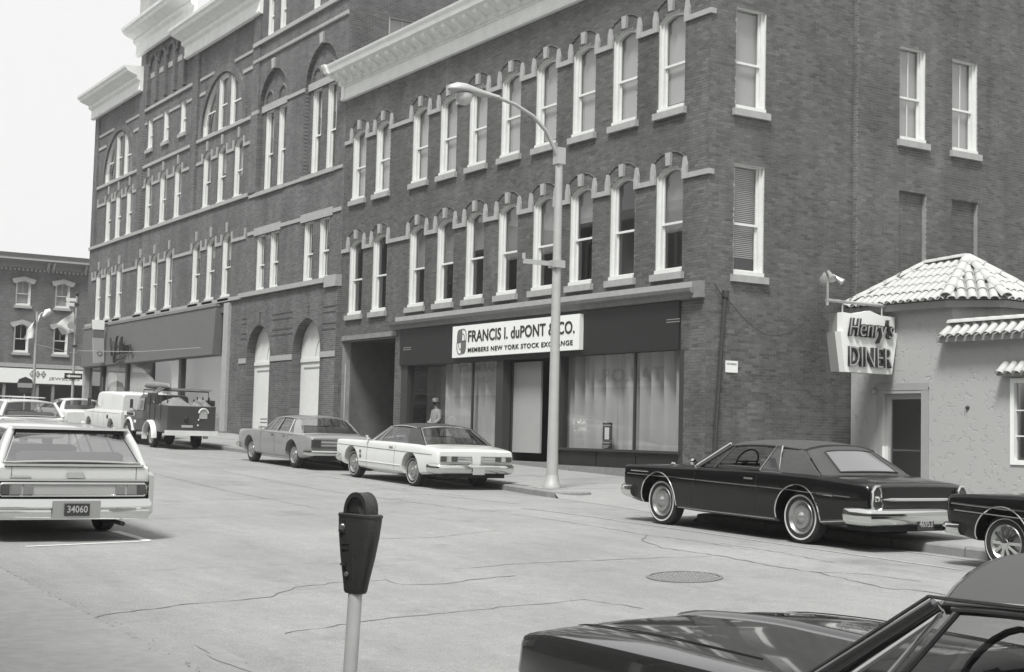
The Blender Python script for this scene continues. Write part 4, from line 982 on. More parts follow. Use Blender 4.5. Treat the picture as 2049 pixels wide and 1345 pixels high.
# small tiled canopy strip along the wall to the right
CN = obj('canopy', MB().prism([(DY, 4.42), (DY-.3, 4.3), (DY-.3, 4.18), (DY, 4.18)], 'yz', -22.0, -8), 'tile_under', B4)
tiles((-21.9, DY-.34, 4.32), (-8, DY-.34, 4.32), (-8, DY-.02, 4.58), (-21.9, DY-.02, 4.58), 1, .25, par=CN)
cap((-21.8, DY-.06, 4.57), (-8, DY-.06, 4.6), CN)
C2 = obj('window_canopy', MB().prism([(DY, 3.55), (DY-.22, 3.46), (DY-.22, 3.4), (DY, 3.4)], 'yz', -20.4, -18.8), 'tile_under', B4)
tiles((-20.4, DY-.24, 3.47), (-18.8, DY-.24, 3.47), (-18.8, DY-.02, 3.68), (-20.4, DY-.02, 3.68), 1, .22, par=C2)
d_ = obj('door', MB().box(-23.8, -23.66, DY+.06, DY+.12, .8, 3.05).box(-22.72, -22.68, DY+.06, DY+.12, .8, 3.05).box(-23.66, -22.72, DY+.06, DY+.12, 2.93, 3.05).box(-23.66, -22.72, DY+.06, DY+.12, .8, .95), 'alu', B4)
obj('door_frame', MB().ring([(-23.86, .5), (-22.66, .5), (-22.66, 3.13), (-23.86, 3.13)], [(-23.81, .5), (-22.67, .5), (-22.67, 3.06), (-23.81, 3.06)], DY-.02, DY+.13), 'panel_grey', d_)
obj('door_surround', MB().box(-22.655, -22.45, DY-.025, DY+.01, .6, 3.2).box(-24.0, -22.45, DY-.03, DY+.01, 3.135, 3.3).box(-24.0, -23.865, DY-.025, DY+.01, .6, 3.13), 'stucco', B4)
obj('pane', MB().add([(-23.66, DY+.09, .95), (-22.72, DY+.09, .95), (-22.72, DY+.09, 2.93), (-23.66, DY+.09, 2.93)], [(0, 1, 2, 3)]), 'tint_glass', d_)
obj('push_bar', MB().box(-23.6, -22.74, DY+.02, DY+.06, 1.72, 1.76), 'chrome', d_); obj('handle', MB().box(-23.84, -23.74, DY-.03, DY+.06, 1.45, 1.82), 'sign_white', d_)
obj('wall_lamp', MB().lathe([(.0, 0), (.05, .01), (.06, .08), (.05, .12)], 12, (-24.08, DY-.13, 3.12), 'y').tube([(-24.08, DY, 3.12), (-24.08, DY-.06, 3.12)], .05, 8), 'alu', B4)
obj('wall_bolt', MB().lathe([(.0, 0), (.04, .0), (.05, .04)], 8, (-21.35, DY-.04, 2.72), 'y'), 'dark_trim', B4)
w_ = obj('window', MB().ring([(-20.2, 1.5), (-19.0, 1.5), (-19.0, 3.35), (-20.2, 3.35)], [(-20.1, 1.6), (-19.1, 1.6), (-19.1, 3.25), (-20.1, 3.25)], DY-.03, DY+.12), 'sign_white', B4)
obj('pane', MB().add([(-20.1, DY+.08, 1.6), (-19.1, DY+.08, 1.6), (-19.1, DY+.08, 3.25), (-20.1, DY+.08, 3.25)], [(0, 1, 2, 3)]), 'tint_glass', w_)
for z in (2.1, 2.65): obj('muntin', MB().box(-20.1, -19.1, DY+.05, DY+.07, z, z+.025), 'sign_white', w_)
obj('shell', MB().box(-24.88, 12, DY+5.8, DY+6, .3, 4.5).box(-20.4, 12, DY+.2, DY+6, 4.5, 4.6), 'room', B4)
obj('inner_wall', MB().box(-24.9, -18, DY+1.4, DY+1.5, .5, 4.9), 'room', B4); obj('floor', MB().box(-24.9, 10, DY+.15, DY+6, .5, .75), 'room', B4)
# hanging diner sign on its bracket, with flood lamps
SX = -23.58
HS = thing('diner_sign', 'white two-step hanging diner sign with dark channel letters on a bracket', 'sign', (SX, 3.4, 3.4))
y0, y1 = 2.62, 4.4
out = [(y0+.14, 3.5), (y0-.02, 4.42), (y0+.06, 4.42), (y0+.06, 4.86), (y0+.4, 4.84), (y0+.92, 4.95), (y0+1.28, 4.86), (y1-.04, 4.85), (y1-.04, 4.48), (y1+.06, 4.48), (y1-.12, 3.5)]
obj('face', MB().prism(out, 'yz', SX-.02, SX+.16), 'sign_white', HS)
mat('sign_side_shade', .24, .6)  # cabinet sides coloured darker than the face, shade put into the tone
obj('cabinet', MB().prism([(y+(.012 if y < 3.4 else -.012), z+(.01 if z < 4 else -.01)) for y, z in out], 'yz', SX-.3, SX-.021), 'sign_side_shade', HS)
def neon(body, y, z, w, h, sh):
    for i, (dx, mt, off, ex) in enumerate(((.0, 'ink', .045, .07), (.07, 'panel_grey', -.02, .012))):
        text('letters' if i == 0 else 'neon_tube', body, mt, HS, (SX+.161+dx, y, z), (0, 1, 0), Z_, w=w, h=h, extr=ex, offset=off, shear=sh)
neon('Henry\'s', y0+.2, 4.2, 1.45, .56, .25); neon('DINER', y0+.22, 3.64, 1.38, .45, 0)
BKT = MB(); BKT.tube([(SX, DY+.02, 5.12), (SX, 2.3, 5.12)], .04, 8); BKT.tube([(SX, 2.34, 5.0), (SX, 2.34, 5.62)], .035, 8)
for y in (y0+.2, y1-.3): BKT.tube([(SX, y, 5.1), (SX, y, 4.84)], .02, 6)
obj('bracket', BKT, 'lamp_metal', HS, smooth=50)
for dy, dz, az in ((-.1, .06, -1), (.02, .12, -.2), (.16, .05, .7)):
    c = Vector((SX, 2.34+dy, 5.66+dz)); d = Vector((.55, az*.6, -.55)).normalized()
    mb = MB(); mb.tube([c, c+d*.1, c+d*.17, c+d*.28, c+d*.31], [.035, .05, .065, .1, .0], 10); obj('flood_lamp', mb, 'alu', HS, smooth=50)
obj('cable', MB().tube([(XC+.1, .55, 5.1)]+[(XC+.1+(SX-XC-.1)*t, .55+1.8*t, 5.1-.0*t-.9*math.sin(math.pi*t)*(1-.2*t)+.0) for t in fr(.1, .95, 10)]+[(SX, 2.36, 5.05)], .012, 5), 'cable', HS)

# ================================================================ row across the street (seen mirrored in glass and paintwork)
def front_block(x0, x1, h, name, label, seed, parapet):
    b = thing(name, label, 'building', ((x0+x1)/2, -24.3, gz((x0+x1)/2)))
    hs = []; n = max(2, int((x1-x0)/2.6))
    base = gz((x0+x1)/2)
    for i in range(n):
        c = x0+(i+.5)*(x1-x0)/n
        for z in (base+5.2, base+9.0):
            if z+2.2 < base+h-1: hs.append(arch(c-.55, c+.55, z, z+2.1, z+2.2))
    shp = [(x0+.6, base+.6), (x1-.6, base+.6), (x1-.6, base+3.4), (x0+.6, base+3.4)]
    mb = MB(); wall(mb, [(x0, base-2), (x1, base-2), (x1, base+h), (x0, base+h)], hs+[shp], 0, .3); mb.v = [(v[0], -24.3-v[1], v[2]) for v in mb.v]
    obj('front_wall', mb, 'brick_x', b)
    for q in hs:
        xs_ = (q[0][0], q[1][0]); mb = MB(); mb.ring(q, arch(xs_[0]+.1, xs_[1]-.1, q[0][1]+.1, q[2][1]-.1, q[2][1]), 0, .1); mb.v = [(v[0], -24.35-v[1], v[2]) for v in mb.v]; w = obj('window', mb, 'white_paint', b)
        obj('pane', MB().add([(xs_[0], -24.5, q[0][1]), (xs_[1], -24.5, q[0][1]), (xs_[1], -24.5, q[2][1]+.1), (xs_[0], -24.5, q[2][1]+.1)], [(0, 1, 2, 3)]), 'lens_dark', w)
    obj('shop_window', MB().add([(x0+.6, -24.5, base+.6), (x1-.6, -24.5, base+.6), (x1-.6, -24.5, base+3.4), (x0+.6, -24.5, base+3.4)], [(0, 1, 2, 3)]), 'lens_dark', b)
    obj('cornice', MB().box(x0, x1, -24.3, -23.9, base+h-.5, base+h), parapet, b)
    obj('shell', MB().box(x0+.02, x1-.02, -36, -24.7, base-2, base+h-.1), 'roof_gravel', b)
    return b, base
front_block(-104, -79.3, 13.2, 'opposite_block', 'brick block across the street with a pale cornice, mirrored in the shop glass', 1, 'stone')
bp, bz = front_block(-79.2, -66, 11.6, 'opposite_block', 'brick pharmacy block across the street, mirrored in the shop window', 2, 'stone')
bt, bz2 = front_block(-65.9, -50, 12.4, 'opposite_block', 'brick block across the street with the tailor shop', 3, 'cornice_paint')
front_block(-49.9, -28, 11.0, 'opposite_block', 'brick block across the street next to the tailor shop', 4, 'stone')
front_block(-27.9, 14, 11.8, 'opposite_block', 'long brick block behind the photographer', 5, 'stone')
sp_ = thing('pharmacy_sign', 'large white pharmacy sign across the street, mirrored in the shop window', 'sign', (-76, -24, 4.4))
obj('board', MB().box(-79, -72.6, -24.28, -24.15, 4.3, 6.5), 'sign_white', sp_)
NX = (-1, 0, 0)
text('lettering', 'PHARMACY', 'ink', sp_, (-73, -24.149, 5.75), NX, Z_, w=5.4, h=.55, extr=.01, offset=.02)
text('lettering', 'PRESCRIPTIONS', 'ink_grey', sp_, (-73, -24.149, 5.1), NX, Z_, w=5.2, h=.35, extr=.01)
st_ = thing('tailor_sign', 'white tailor sign across the street, mirrored in the curtained window', 'sign', (-60, -24, 5))
obj('board', MB().box(-64, -56.6, -24.28, -24.15, 4.6, 6.4), 'sign_white', st_)
text('lettering', 'TAILOR', 'ink', st_, (-57.4, -24.149, 4.85), NX, Z_, w=5.6, h=.75, extr=.01, offset=.02)
# ================================================================ motor cars
def interp(tab, x):
    """smooth interpolation of station rows (x first, falling or rising)"""
    t = sorted(tab)
    if x <= t[0][0]: return t[0][1:]
    if x >= t[-1][0]: return t[-1][1:]
    for i in range(len(t)-1):
        if t[i][0] <= x <= t[i+1][0]: break
    h = t[i+1][0]-t[i][0]; u = (x-t[i][0])/h; out = []
    for k in range(1, len(t[0])):
        p0, p1 = t[i][k], t[i+1][k]; d = (p1-p0)/h
        dl = (p0-t[i-1][k])/(t[i][0]-t[i-1][0]) if i > 0 else d; dr = (t[i+2][k]-p1)/(t[i+2][0]-t[i+1][0]) if i+2 < len(t) else d
        m0 = 0 if dl*d <= 0 else 2*dl*d/(dl+d); m1 = 0 if dr*d <= 0 else 2*dr*d/(dr+d)
        out.append((2*u**3-3*u*u+1)*p0+(u**3-2*u*u+u)*h*m0+(-2*u**3+3*u*u)*p1+(u**3-u*u)*h*m1)
    return out
def half_section(st):
    W, zb, zt, zc = st; zm = zb+.58*(zt-zb)
    return [(0, zb), (.72*W, zb), (.9*W, zb+.012), (.955*W, zb+.06), (.985*W, zb+.17), (W, zm), (W-.006, zt-.13), (W-.012, zt-.05), (W-.028, zt-.014), (W-.06, zt),
            (.82*W, zt+(zc-zt)*.4), (.5*W, zt+(zc-zt)*.86), (.2*W, zc-.003), (0, zc)]
def boolean(ob, cut):
    md = ob.modifiers.new('b', 'BOOLEAN'); md.object = cut; md.operation = 'DIFFERENCE'; md.solver = 'EXACT'
    bpy.context.view_layer.update(); me = bpy.data.meshes.new_from_object(ob.evaluated_get(bpy.context.evaluated_depsgraph_get()))
    old = ob.data; ob.modifiers.clear(); ob.data = me; cm = cut.data; bpy.data.objects.remove(cut); bpy.data.meshes.remove(cm); bpy.data.meshes.remove(old)
    me.polygons.foreach_set('use_smooth', [True]*len(me.polygons)); me.set_sharp_from_angle(angle=R_(32))
class Car:
    def __init__(s, name, label, cat, X, Y, wb, r, tab, paint, group=None, gnd=None, flip=False):
        s.tab, s.wb, s.r = tab, wb, r
        zf, zr = road_z(X-wb/2, Y), road_z(X+wb/2, Y); z = (zf+zr)/2
        s.root = thing(name, label, cat, (X, Y, z+.004), (0, -math.atan((zf-zr)/wb), math.pi), group)
        x0, x1 = min(t[0] for t in tab), max(t[0] for t in tab)
        xs = sorted(set([x0+(x1-x0)*i/56 for i in range(57)]+[t[0] for t in tab])); rings = []
        for x in xs:
            h = half_section(interp(tab, x)); rings.append([(x, y, z) for y, z in h]+[(x, -y, z) for y, z in h[-2:0:-1]])
        mb = MB().loft(rings); s.body = obj('body', mb, paint, s.root, smooth=32, local=True)
        s.x0, s.x1 = x0, x1
    def arches(s, ra=None, depth=.34, zoff=.02, xs=None):
        cm = MB()
        for x in xs or (s.wb/2, -s.wb/2):
            W = interp(s.tab, x)[0]
            for sg in (-1, 1):
                n = 28; R = ra or s.r+.065; y0, y1 = sg*(W-depth), sg*(W+.2)
                cm.loft([[(x+R*math.cos(2*math.pi*k/n), y, s.r+zoff+R*math.sin(2*math.pi*k/n)) for k in range(n)] for y in (min(y0, y1), max(y0, y1))])
        me = mesh(cm, 'underbody', None); bm = bmesh.new(); bm.from_mesh(me); bmesh.ops.recalc_face_normals(bm, faces=bm.faces); bm.to_mesh(me); bm.free()
        c = bpy.data.objects.new('cut', me); COL.objects.link(c); c.parent = s.root; boolean(s.body, c)
    def surf(s, x, z):
        h = half_section(interp(s.tab, x))
        for (y0, z0), (y1, z1) in zip(h, h[1:]):
            if z0 <= z <= z1 and z1 > z0: return y0+(y1-y0)*(z-z0)/(z1-z0)
        return h[5][0]
    def part(s, name, mb, mt, smooth=None, par=None): return obj(name, mb, mt, par or s.root, smooth, True)
    def line(s, name, pts, r, mt, sides=(1, -1), n=6, out=0):
        """thin strip following the body side through (x, z) points"""
        P = []
        for (a, b), (c, d) in zip(pts, pts[1:]):
            k = max(1, int(abs(c-a)/.12)+int(abs(d-b)/.06)); P += [(a+(c-a)*i/k, b+(d-b)*i/k) for i in range(k)]
        P.append(pts[-1])
        for sg in sides:
            s.part(name, MB().tube([(x, sg*(s.surf(x, z)+out), z) for x, z in P], r, n), mt, 50)
    def seam(s, x0, x1, sides=(1,)):
        st = interp(s.tab, x0)
        s.line('door_seam', [(x0, st[1]+.1), ((x0+x1)/2, st[1]+.35), (x1, st[2]-.012)], .0045, 'underbody', sides, 4)
    def lips(s, r, mt, ra, zoff=.02, a0=-.25):
        for x in (s.wb/2, -s.wb/2):
            P = []
            for t in fr(a0, math.pi-a0, 30):
                px, pz = x+ra*math.cos(t), s.r+zoff+ra*math.sin(t)
                if pz < interp(s.tab, px)[1]+.02: continue
                P.append((px, s.surf(px, max(pz, interp(s.tab, px)[1]+.03))+.004, pz))
            s.part('arch_trim', MB().tube(P, r, 6), mt, 50); 
    def wheels(s, cap='hubcap', ww=None, sides=(1, -1), inset=.1, spokes=0, track=None):
        r = s.r; w = .19
        tp = [(r*.6, -w/2), (r*.78, -w/2-.012), (r*.93, -w/2), (r*.985, -w/2+.018), (r, -w/2+.045), (r, w/2-.045), (r*.985, w/2-.018), (r*.93, w/2), (r*.78, w/2+.012), (r*.6, w/2)]
        for x in (s.wb/2, -s.wb/2):
            W = interp(s.tab, x)[0]
            for sg in sides:
                cy = sg*((track or W-inset)-w/2); c = (x, cy, r)
                f = lambda pr: [(a, sg*h) for a, h in pr]
                wh = s.part('wheel', MB().lathe(f(tp), 36, c, 'y'), 'rubber', 40)
                s.part('rim', MB().lathe(f([(r*.66, w/2+.002), (r*.63, w/2+.012), (r*.58, w/2-.005), (r*.5, w/2-.03), (r*.3, w/2-.02), (r*.0, w/2-.02)]), 28, c, 'y'), cap, 40, wh)
                if not spokes: s.part('hubcap', MB().lathe(f([(r*.46, w/2-.02), (r*.43, w/2+.008), (r*.3, w/2+.012), (r*.22, w/2+.008), (r*.14, w/2+.03), (r*.07, w/2+.045), (0, w/2+.048)]), 28, c, 'y'), cap, 40, wh)
                else:
                    mb = MB()
                    for k in range(spokes):
                        a = 2*math.pi*k/spokes; d = (math.cos(a), math.sin(a)); q = (-d[1]*.018, d[0]*.018)
                        v = []
                        for rr, yy in ((.02, w/2+.03), (r*.6, w/2+.0)):
                            for sg2 in (-1, 1): v += [(x+d[0]*rr+q[0]*sg2, cy+sg*yy, r+d[1]*rr+q[1]*sg2), (x+d[0]*rr+q[0]*sg2, cy+sg*(yy-.02), r+d[1]*rr+q[1]*sg2)]
                        mb.add(v, [(0, 2, 6, 4), (0, 4, 5, 1), (2, 3, 7, 6), (1, 5, 7, 3)])
                    mb.lathe(f([(.05, w/2), (.05, w/2+.04), (.0, w/2+.05)]), 14, c, 'y'); s.part('spokes', mb, 'chrome', 30, wh)
                if ww: s.part('whitewall', MB().lathe(f([(r*ww[0], w/2+.0125), (r*(ww[0]+.005), w/2+.016), (r*ww[1], w/2+.016), (r*(ww[1]+.005), w/2+.010)]), 36, c, 'y'), 'whitewall', 30, wh)
    def bumper(s, path, prof, mt='chrome', name='bumper'): return s.part(name, MB().sweep(path, prof), mt, 40)
    def cabin(s, xA0, xA1, xC1, xC0, zr, Wb, Wr, xs1, xs0, roofm, glassm='car_glass', side=True, posts=(), trim='chrome', zbelt=None, crown=.06, bow=.14, rbow=.1, rear_m=None, vent=True, panel_m=None):
        n = 12; ss = fr(-1, 1, n); bz = lambda x: (zbelt if zbelt else interp(s.tab, x)[2])-.005
        def zroof(x, q):
            m_ = (xA1+xC1)/2; hl = (xA1-xC1)/2; return zr-.035*((x-m_)/hl)**2-crown*abs(q)**2.6
        top = []; xs = fr(xA1+.05, xC1-.03, 10)
        for x in xs: top.append([(x+bow*.4*(1-q*q)*max(0, (x-xs[4])/(xs[0]-xs[4]) if x > xs[4] else 0), q*(Wr+.03*math.sin(math.pi*(x-xs[-1])/(xs[0]-xs[-1]))), zroof(x, q)) for q in ss])
        mb = MB()
        mb.loft([r_+[(p[0], p[1]*.97, p[2]-.035) for p in reversed(r_)] for r_ in top])
        rf = s.part('roof', mb, roofm, 40)
        zs1 = zroof(xs1, 1)
        for sg in (1, -1):                                      # rear quarter panel
            P = [Vector(p) for p in ((xs1, sg*Wr*.995, zs1-.01), (xC1, sg*Wr*.99, zroof(xC1, 1)-.005), (xC0, sg*Wb*.94, bz(xC0)+.005), (xs0, sg*Wb*.985, bz(xs0)))]
            G = []; m_ = 6
            for i in range(m_+1):
                a = P[0].lerp(P[3], i/m_); b = P[1].lerp(P[2], i/m_); G.append([a.lerp(b, j/4)+Vector((0, sg*.018*math.sin(math.pi*i/m_), 0)) for j in range(5)])
            rings = [r_+[q-Vector((0, sg*.03, 0)) for q in reversed(r_)] for r_ in G]; s.part('rear_pillar', MB().loft(rings), panel_m or roofm, 40)
        def sheet(name, base, topc, mt):
            m_ = 5; G = [[Vector(b).lerp(Vector(t), i/m_) for b, t in zip(base, topc)] for i in range(m_+1)]; mb = MB(); mb.loft(G, False); return s.part(name, mb, mt, 60)
        wb_ = [(xA0+bow*(1-q*q), q*Wb*.93, bz(xA0)+.015+.02*(1-q*q)) for q in ss]; wt = [(xA1+.07+bow*.45*(1-q*q), q*Wr*.955, zroof(xA1+.05, q)-.025) for q in ss]
        sheet('windscreen', wb_, wt, glassm)
        rb = [(xC0-rbow*(1-q*q), q*Wb*.9, bz(xC0)+.012+.025*(1-q*q)) for q in ss]; rt_ = [(xC1-.04-rbow*.5*(1-q*q), q*Wr*.93, zroof(xC1-.03, q)-.02) for q in ss]
        s.rb, s.rt, s.sheet = rb, rt_, sheet
        sheet('rear_window' if rear_m != 'soft_top' else 'rear_panel', rb, rt_, rear_m or glassm)
        if trim:
            s.part('rear_window_trim', MB().tube([Vector(p)+Vector((-.008, 0, .004)) for p in rt_], .013, 6), trim, 50)
            s.part('rear_window_trim', MB().tube([Vector(p)+Vector((-.008, 0, .004)) for p in rb], .012, 6), trim, 50)
            for k in (0, -1): s.part('rear_window_trim', MB().tube([rt_[k], rb[k]], .014, 6), trim, 50)
            s.part('windscreen_trim', MB().tube([Vector(p)+Vector((.01, 0, .008)) for p in wt], .014, 6), trim, 50)
        for sg in (1, -1):
            a, b = Vector(wb_[-1 if sg > 0 else 0]), Vector(wt[-1 if sg > 0 else 0])
            s.part('front_pillar', MB().tube([a+Vector((.02, sg*.02, -.02)), b+Vector((0, sg*.012, .015))], .024, 8), trim or roofm, 50)
            c, d = Vector((xs1, sg*Wr*.99, zs1-.015)), Vector((xs0, sg*Wb*.98, bz(xs0)+.01))
            t0 = Vector((xA1, sg*Wr*.99, zroof(xA1, 1)-.01))
            s.part('drip_rail', MB().tube([t0]+[Vector((x, sg*(Wr+.028*math.sin(math.pi*(x-xs[-1])/(xs[0]-xs[-1]))), zroof(x, 1)-.012)) for x in fr(xA1, xC1+.05, 6)], .011, 6), trim or roofm, 50)
            if side:
                q = [a, t0, c, d]; s.part('side_window', MB().add(q, [(0, 1, 2, 3)]), glassm)
            if vent:
                vb = a.lerp(d, .2); vt = t0.lerp(c, .03)
                s.part('vent_post', MB().tube([vb, vt], .013, 6), trim or roofm, 50)
            for x0_, x1_, w_ in posts:
                s.part('door_post', MB().tube([Vector((x0_, sg*Wb*.975, bz(x0_))), Vector((x1_, sg*Wr*.985, zroof(x1_, 1)-.015))], w_, 6), panel_m or roofm, 50)
        # dark cabin floor, seats, wheel
        zt = max(interp(s.tab, x)[3] for x in fr(xC0+.1, xA0-.05, 6))+.006
        s.part('dashboard', MB().box(xA0-.4, xA0-.02, -Wb*.86, Wb*.86, zt-.1, zt+.03), 'interior')
        s.part('cabin_floor', MB().box(xC0+.05, xA0-.02, -Wb*.9, Wb*.9, zt-.15, zt), 'interior')
        for x in (xA0-1.15, xs0-.12):
            mb = MB(); mb.loft([[(x-.06+k*.02, y, z) for y, z in ((-.68+e, zt-.1), (.68-e, zt-.1), (.68-e, zt+.1-e), (.6-e, zt+.14-e), (-.6+e, zt+.14-e), (-.68+e, zt+.1-e))] for k, e in ((0, .03), (1, 0), (5, 0), (6, .03))]); s.part('seat', mb, 'seat_vinyl', 40)
        R = .2; cx, cz = xA0-.5, zt+.06; s.part('steering_wheel', MB().tube([(cx-.09*math.sin(t), .38+R*math.cos(t), cz+R*.88*math.sin(t)) for t in fr(0, 2*math.pi, 20)], .013, 6).tube([(cx, .38, cz), (cx+.3, .38, cz-.12)], .025, 6).tube([(cx-.0, .38-R, cz), (cx, .38+R, cz)], .012, 5), 'ink', 50)
        return zt
    def plate(s, x, y, z, body, dark=True, w=.3, h=.15):
        p = s.part('number_plate', MB().box(x-.012, x, y-w/2, y+w/2, z-h/2, z+h/2), 'plate_dark' if dark else 'plate_light')
        if body: text('digits', body, 'plate_light' if dark else 'ink', p, (x-.0125, y+w*.41, z-h*.22), (0, -1, 0), (0, 0, 1), local=True, w=w*.82, h=h*.56, extr=.003, offset=.01)
        return p
    def mirror(s, x, z, sg=1):
        y = sg*interp(s.tab, x)[0]; s.part('door_mirror', MB().tube([(x, y-sg*.05, z-.06), (x, y+sg*.01, z+.03)], .012, 6).lathe([(.0, -.04), (.045, -.03), (.055, .02), (.0, .022)], 14, (x, y+sg*.02, z+.06), 'x'), 'chrome', 50)
    def handle(s, x, z, sg=1):
        y = sg*(s.surf(x, z)+.02); s.part('door_handle', MB().box(x-.1, x+.08, min(y, y-sg*.02), max(y, y-sg*.02), z-.012, z+.012), 'chrome')

CG = 'cars parked along the far kerb'
BP = [(-.06, 0), (0, .02), (.035, .06), (.045, .12), (.03, .17), (0, .19), (-.06, .2)]
def bp(z, h=1, o=1): return [(a*o, z+b*h) for a, b in BP]
def arc_path(x, W, ret, d, bow=.08, n=10):
    """rear (d=-1) or front (d=+1) bumper plan with ends wrapped round by ret; travels so that 'out' points away from the car"""
    mid = [(x+d*bow*(1-(q*q)), q*W) for q in fr(-.94, .94, n)]
    P = [(x-d*ret, -W)]+[(x-d*ret*.35, -W*1.0)]+mid+[(x-d*ret*.35, W*1.0)]+[(x-d*ret, W)]
    return P if d > 0 else P[::-1]

# ---- black convertible
T = [(2.42, .92, .40, .83, .79), (2.37, .955, .36, .872, .85), (2.0, .97, .30, .885, .895), (1.0, .98, .26, .905, .935), (.4, .985, .25, .92, .95), (-.8, .985, .25, .94, .95),
     (-1.6, .985, .26, .93, .965), (-2.180, .975, .30, .90, .94), (-2.600, .955, .35, .872, .90), (-2.720, .94, .38, .85, .872), (-2.750, .925, .40, .82, .84)]
c = Car('convertible', 'black convertible with dark soft top and whitewall tyres parked by the diner', 'car', -15.76, -6.47, 3.02, .352, T, 'paint_black', CG)
c.arches(.415); c.wheels('hubcap', (.8, .86)); c.lips(.01, 'chrome', .419)
glass('vinyl_window', .55, .42, .12)
c.cabin(.66, .1, -1.3, -1.84, 1.375, .93, .68, -.72, -1.1, 'soft_top', side=False, rear_m='soft_top', trim=None, crown=.075, rbow=.16)
B_w = [Vector(b).lerp(Vector(t), .1)+Vector((-.014, 0, .008)) for b, t in list(zip(c.rb, c.rt))[2:11]]; T_w = [Vector(b).lerp(Vector(t), .84)+Vector((-.014, 0, .008)) for b, t in list(zip(c.rb, c.rt))[2:11]]
c.sheet('rear_window', B_w, T_w, 'vinyl_window'); c.part('window_binding', MB().tube(B_w+T_w[::-1]+[B_w[0]], .012, 6), 'soft_top', 50)
for sg in (1, -1):
    q = [Vector((-.72, sg*.92, .94)), Vector((-.86, sg*.72, 1.3)), Vector((-.96, sg*.73, 1.29)), Vector((-1.1, sg*.915, .94))]
    c.part('quarter_window', MB().add(q, [(0, 1, 2, 3)]), 'car_glass'); c.part('quarter_window_frame', MB().tube(q+[q[0]], .012, 6), 'chrome', 50)
    c.part('windscreen_frame', MB().tube([(.72, sg*.87, .93), (.19, sg*.668, 1.285)], .02, 6), 'chrome', 50)
c.part('interior_mirror', MB().box(-.02, 0, -.13, .13, 1.24, 1.29), 'ink')
c.line('side_trim', [(2.3, .74), (1, .735), (-1, .72), (-2.480, .69)], .009, 'chrome'); c.line('side_trim', [(-1.9, .70), (-2.180, .695)], .02, 'chrome')
c.line('sill_trim', [(1.08, .3), (-1.06, .3)], .013, 'chrome'); c.line('sill_trim', [(-1.95, .34), (-2.500, .4)], .02, 'chrome')
c.line('name_script', [(2.2, .79), (1.75, .79)], .012, 'chrome', (1,))
c.seam(.72, .62); c.seam(-.66, -.72); c.handle(-.55, .82); c.mirror(.62, .93)
c.part('fender_mirror', MB().lathe([(0, -.03), (.03, -.02), (.035, .02), (0, .03)], 10, (1.35, .8, .92), 'x'), 'chrome', 50)
for sg in (1, -1):
    hx = [(.84, .52), (.74, .52), (.71, .6), (.72, .78), (.76, .845), (.83, .845), (.88, .78), (.885, .6)]
    P = [(sg*y, z) for y, z in hx]
    t = c.part('tail_lamp', MB().prism(P, 'yz', -2.790, -2.480), 'lens_dark')
    c.part('lamp_rim', MB().tube([(-2.792, y, z) for y, z in P+[P[0]]], .017, 6), 'chrome', 50, t)
    c.part('lamp_core', MB().lathe([(0, -.03), (.035, -.02), (.045, 0)], 12, (-2.790, sg*.797, .685), 'x'), 'chrome', 40, t)
c.part('deck_trim', MB().tube([(-2.755-.03*(1-(y/.7)**2)*.3, y, .675-.0*abs(y)) for y in fr(-.66, .66, 10)], [.006]+[.024]*9+[.006], 8), 'chrome', 50)
c.part('tail_panel', MB().box(-2.752, -2.740, -.68, .68, .52, .66), 'ink')
c.bumper(arc_path(-2.780, .975, .35, -1, .06), bp(.32, 1.3, 1.5)); 
c.part('under_pan', MB().box(-2.730, -2.280, -.8, .8, .26, .36), 'underbody')
c.plate(-2.880, 0, .36, '46953'); c.bumper(arc_path(2.42, .97, .3, 1, .08), bp(.36, 1.1, 1.3)); c.part('grille', MB().box(2.4, 2.44, -.85, .85, .55, .8), 'alu')
for sg in (1, -1):
    for z in (.63, .76): c.part('head_lamp', MB().lathe([(0, .02), (.075, .01), (.085, -.02)], 16, (2.44, sg*.8, z), 'x'), 'lamp_lens', 40)

# ---- white hardtop with dark vinyl roof
T = [(2.40, .94, .42, .86, .82), (2.36, .97, .38, .9, .87), (2.0, .985, .3, .915, .915), (1.0, 1.0, .26, .93, .95), (.3, 1.0, .25, .94, .965), (-.8, 1.0, .25, .95, .965),
     (-1.6, 1.0, .26, .95, .97), (-2.2, .99, .30, .92, .945), (-2.62, .975, .35, .88, .9), (-2.74, .96, .38, .86, .872), (-2.77, .95, .40, .835, .845)]
c = Car('hardtop_coupe', 'white hardtop coupe with dark vinyl roof parked by the street lamp', 'car', -30.0, -4.72, 3.03, .345, T, 'paint_white', CG)
c.arches(.405); c.wheels('hubcap', (.78, .81))
c.cabin(.56, -.1, -1.36, -2.02, 1.41, .95, .71, -.98, -1.32, 'vinyl_top', posts=(), rbow=.12)
mat('trim_dark', .09, .4)
c.line('side_trim', [(2.3, .78), (-2.5, .755)], .007, 'trim_dark'); c.line('sill_trim', [(1.05, .44), (-1.05, .44)], .012, 'paint_white')
c.seam(.7, .6); c.seam(-.72, -.8); c.handle(-.58, .84); c.mirror(.6, .95)
for z in (.55, .66): c.part('fender_badge', MB().box(.95, 1.03, c.surf(1, z)-.002, c.surf(1, z)+.01, z-.035, z+.035), 'trim_dark')
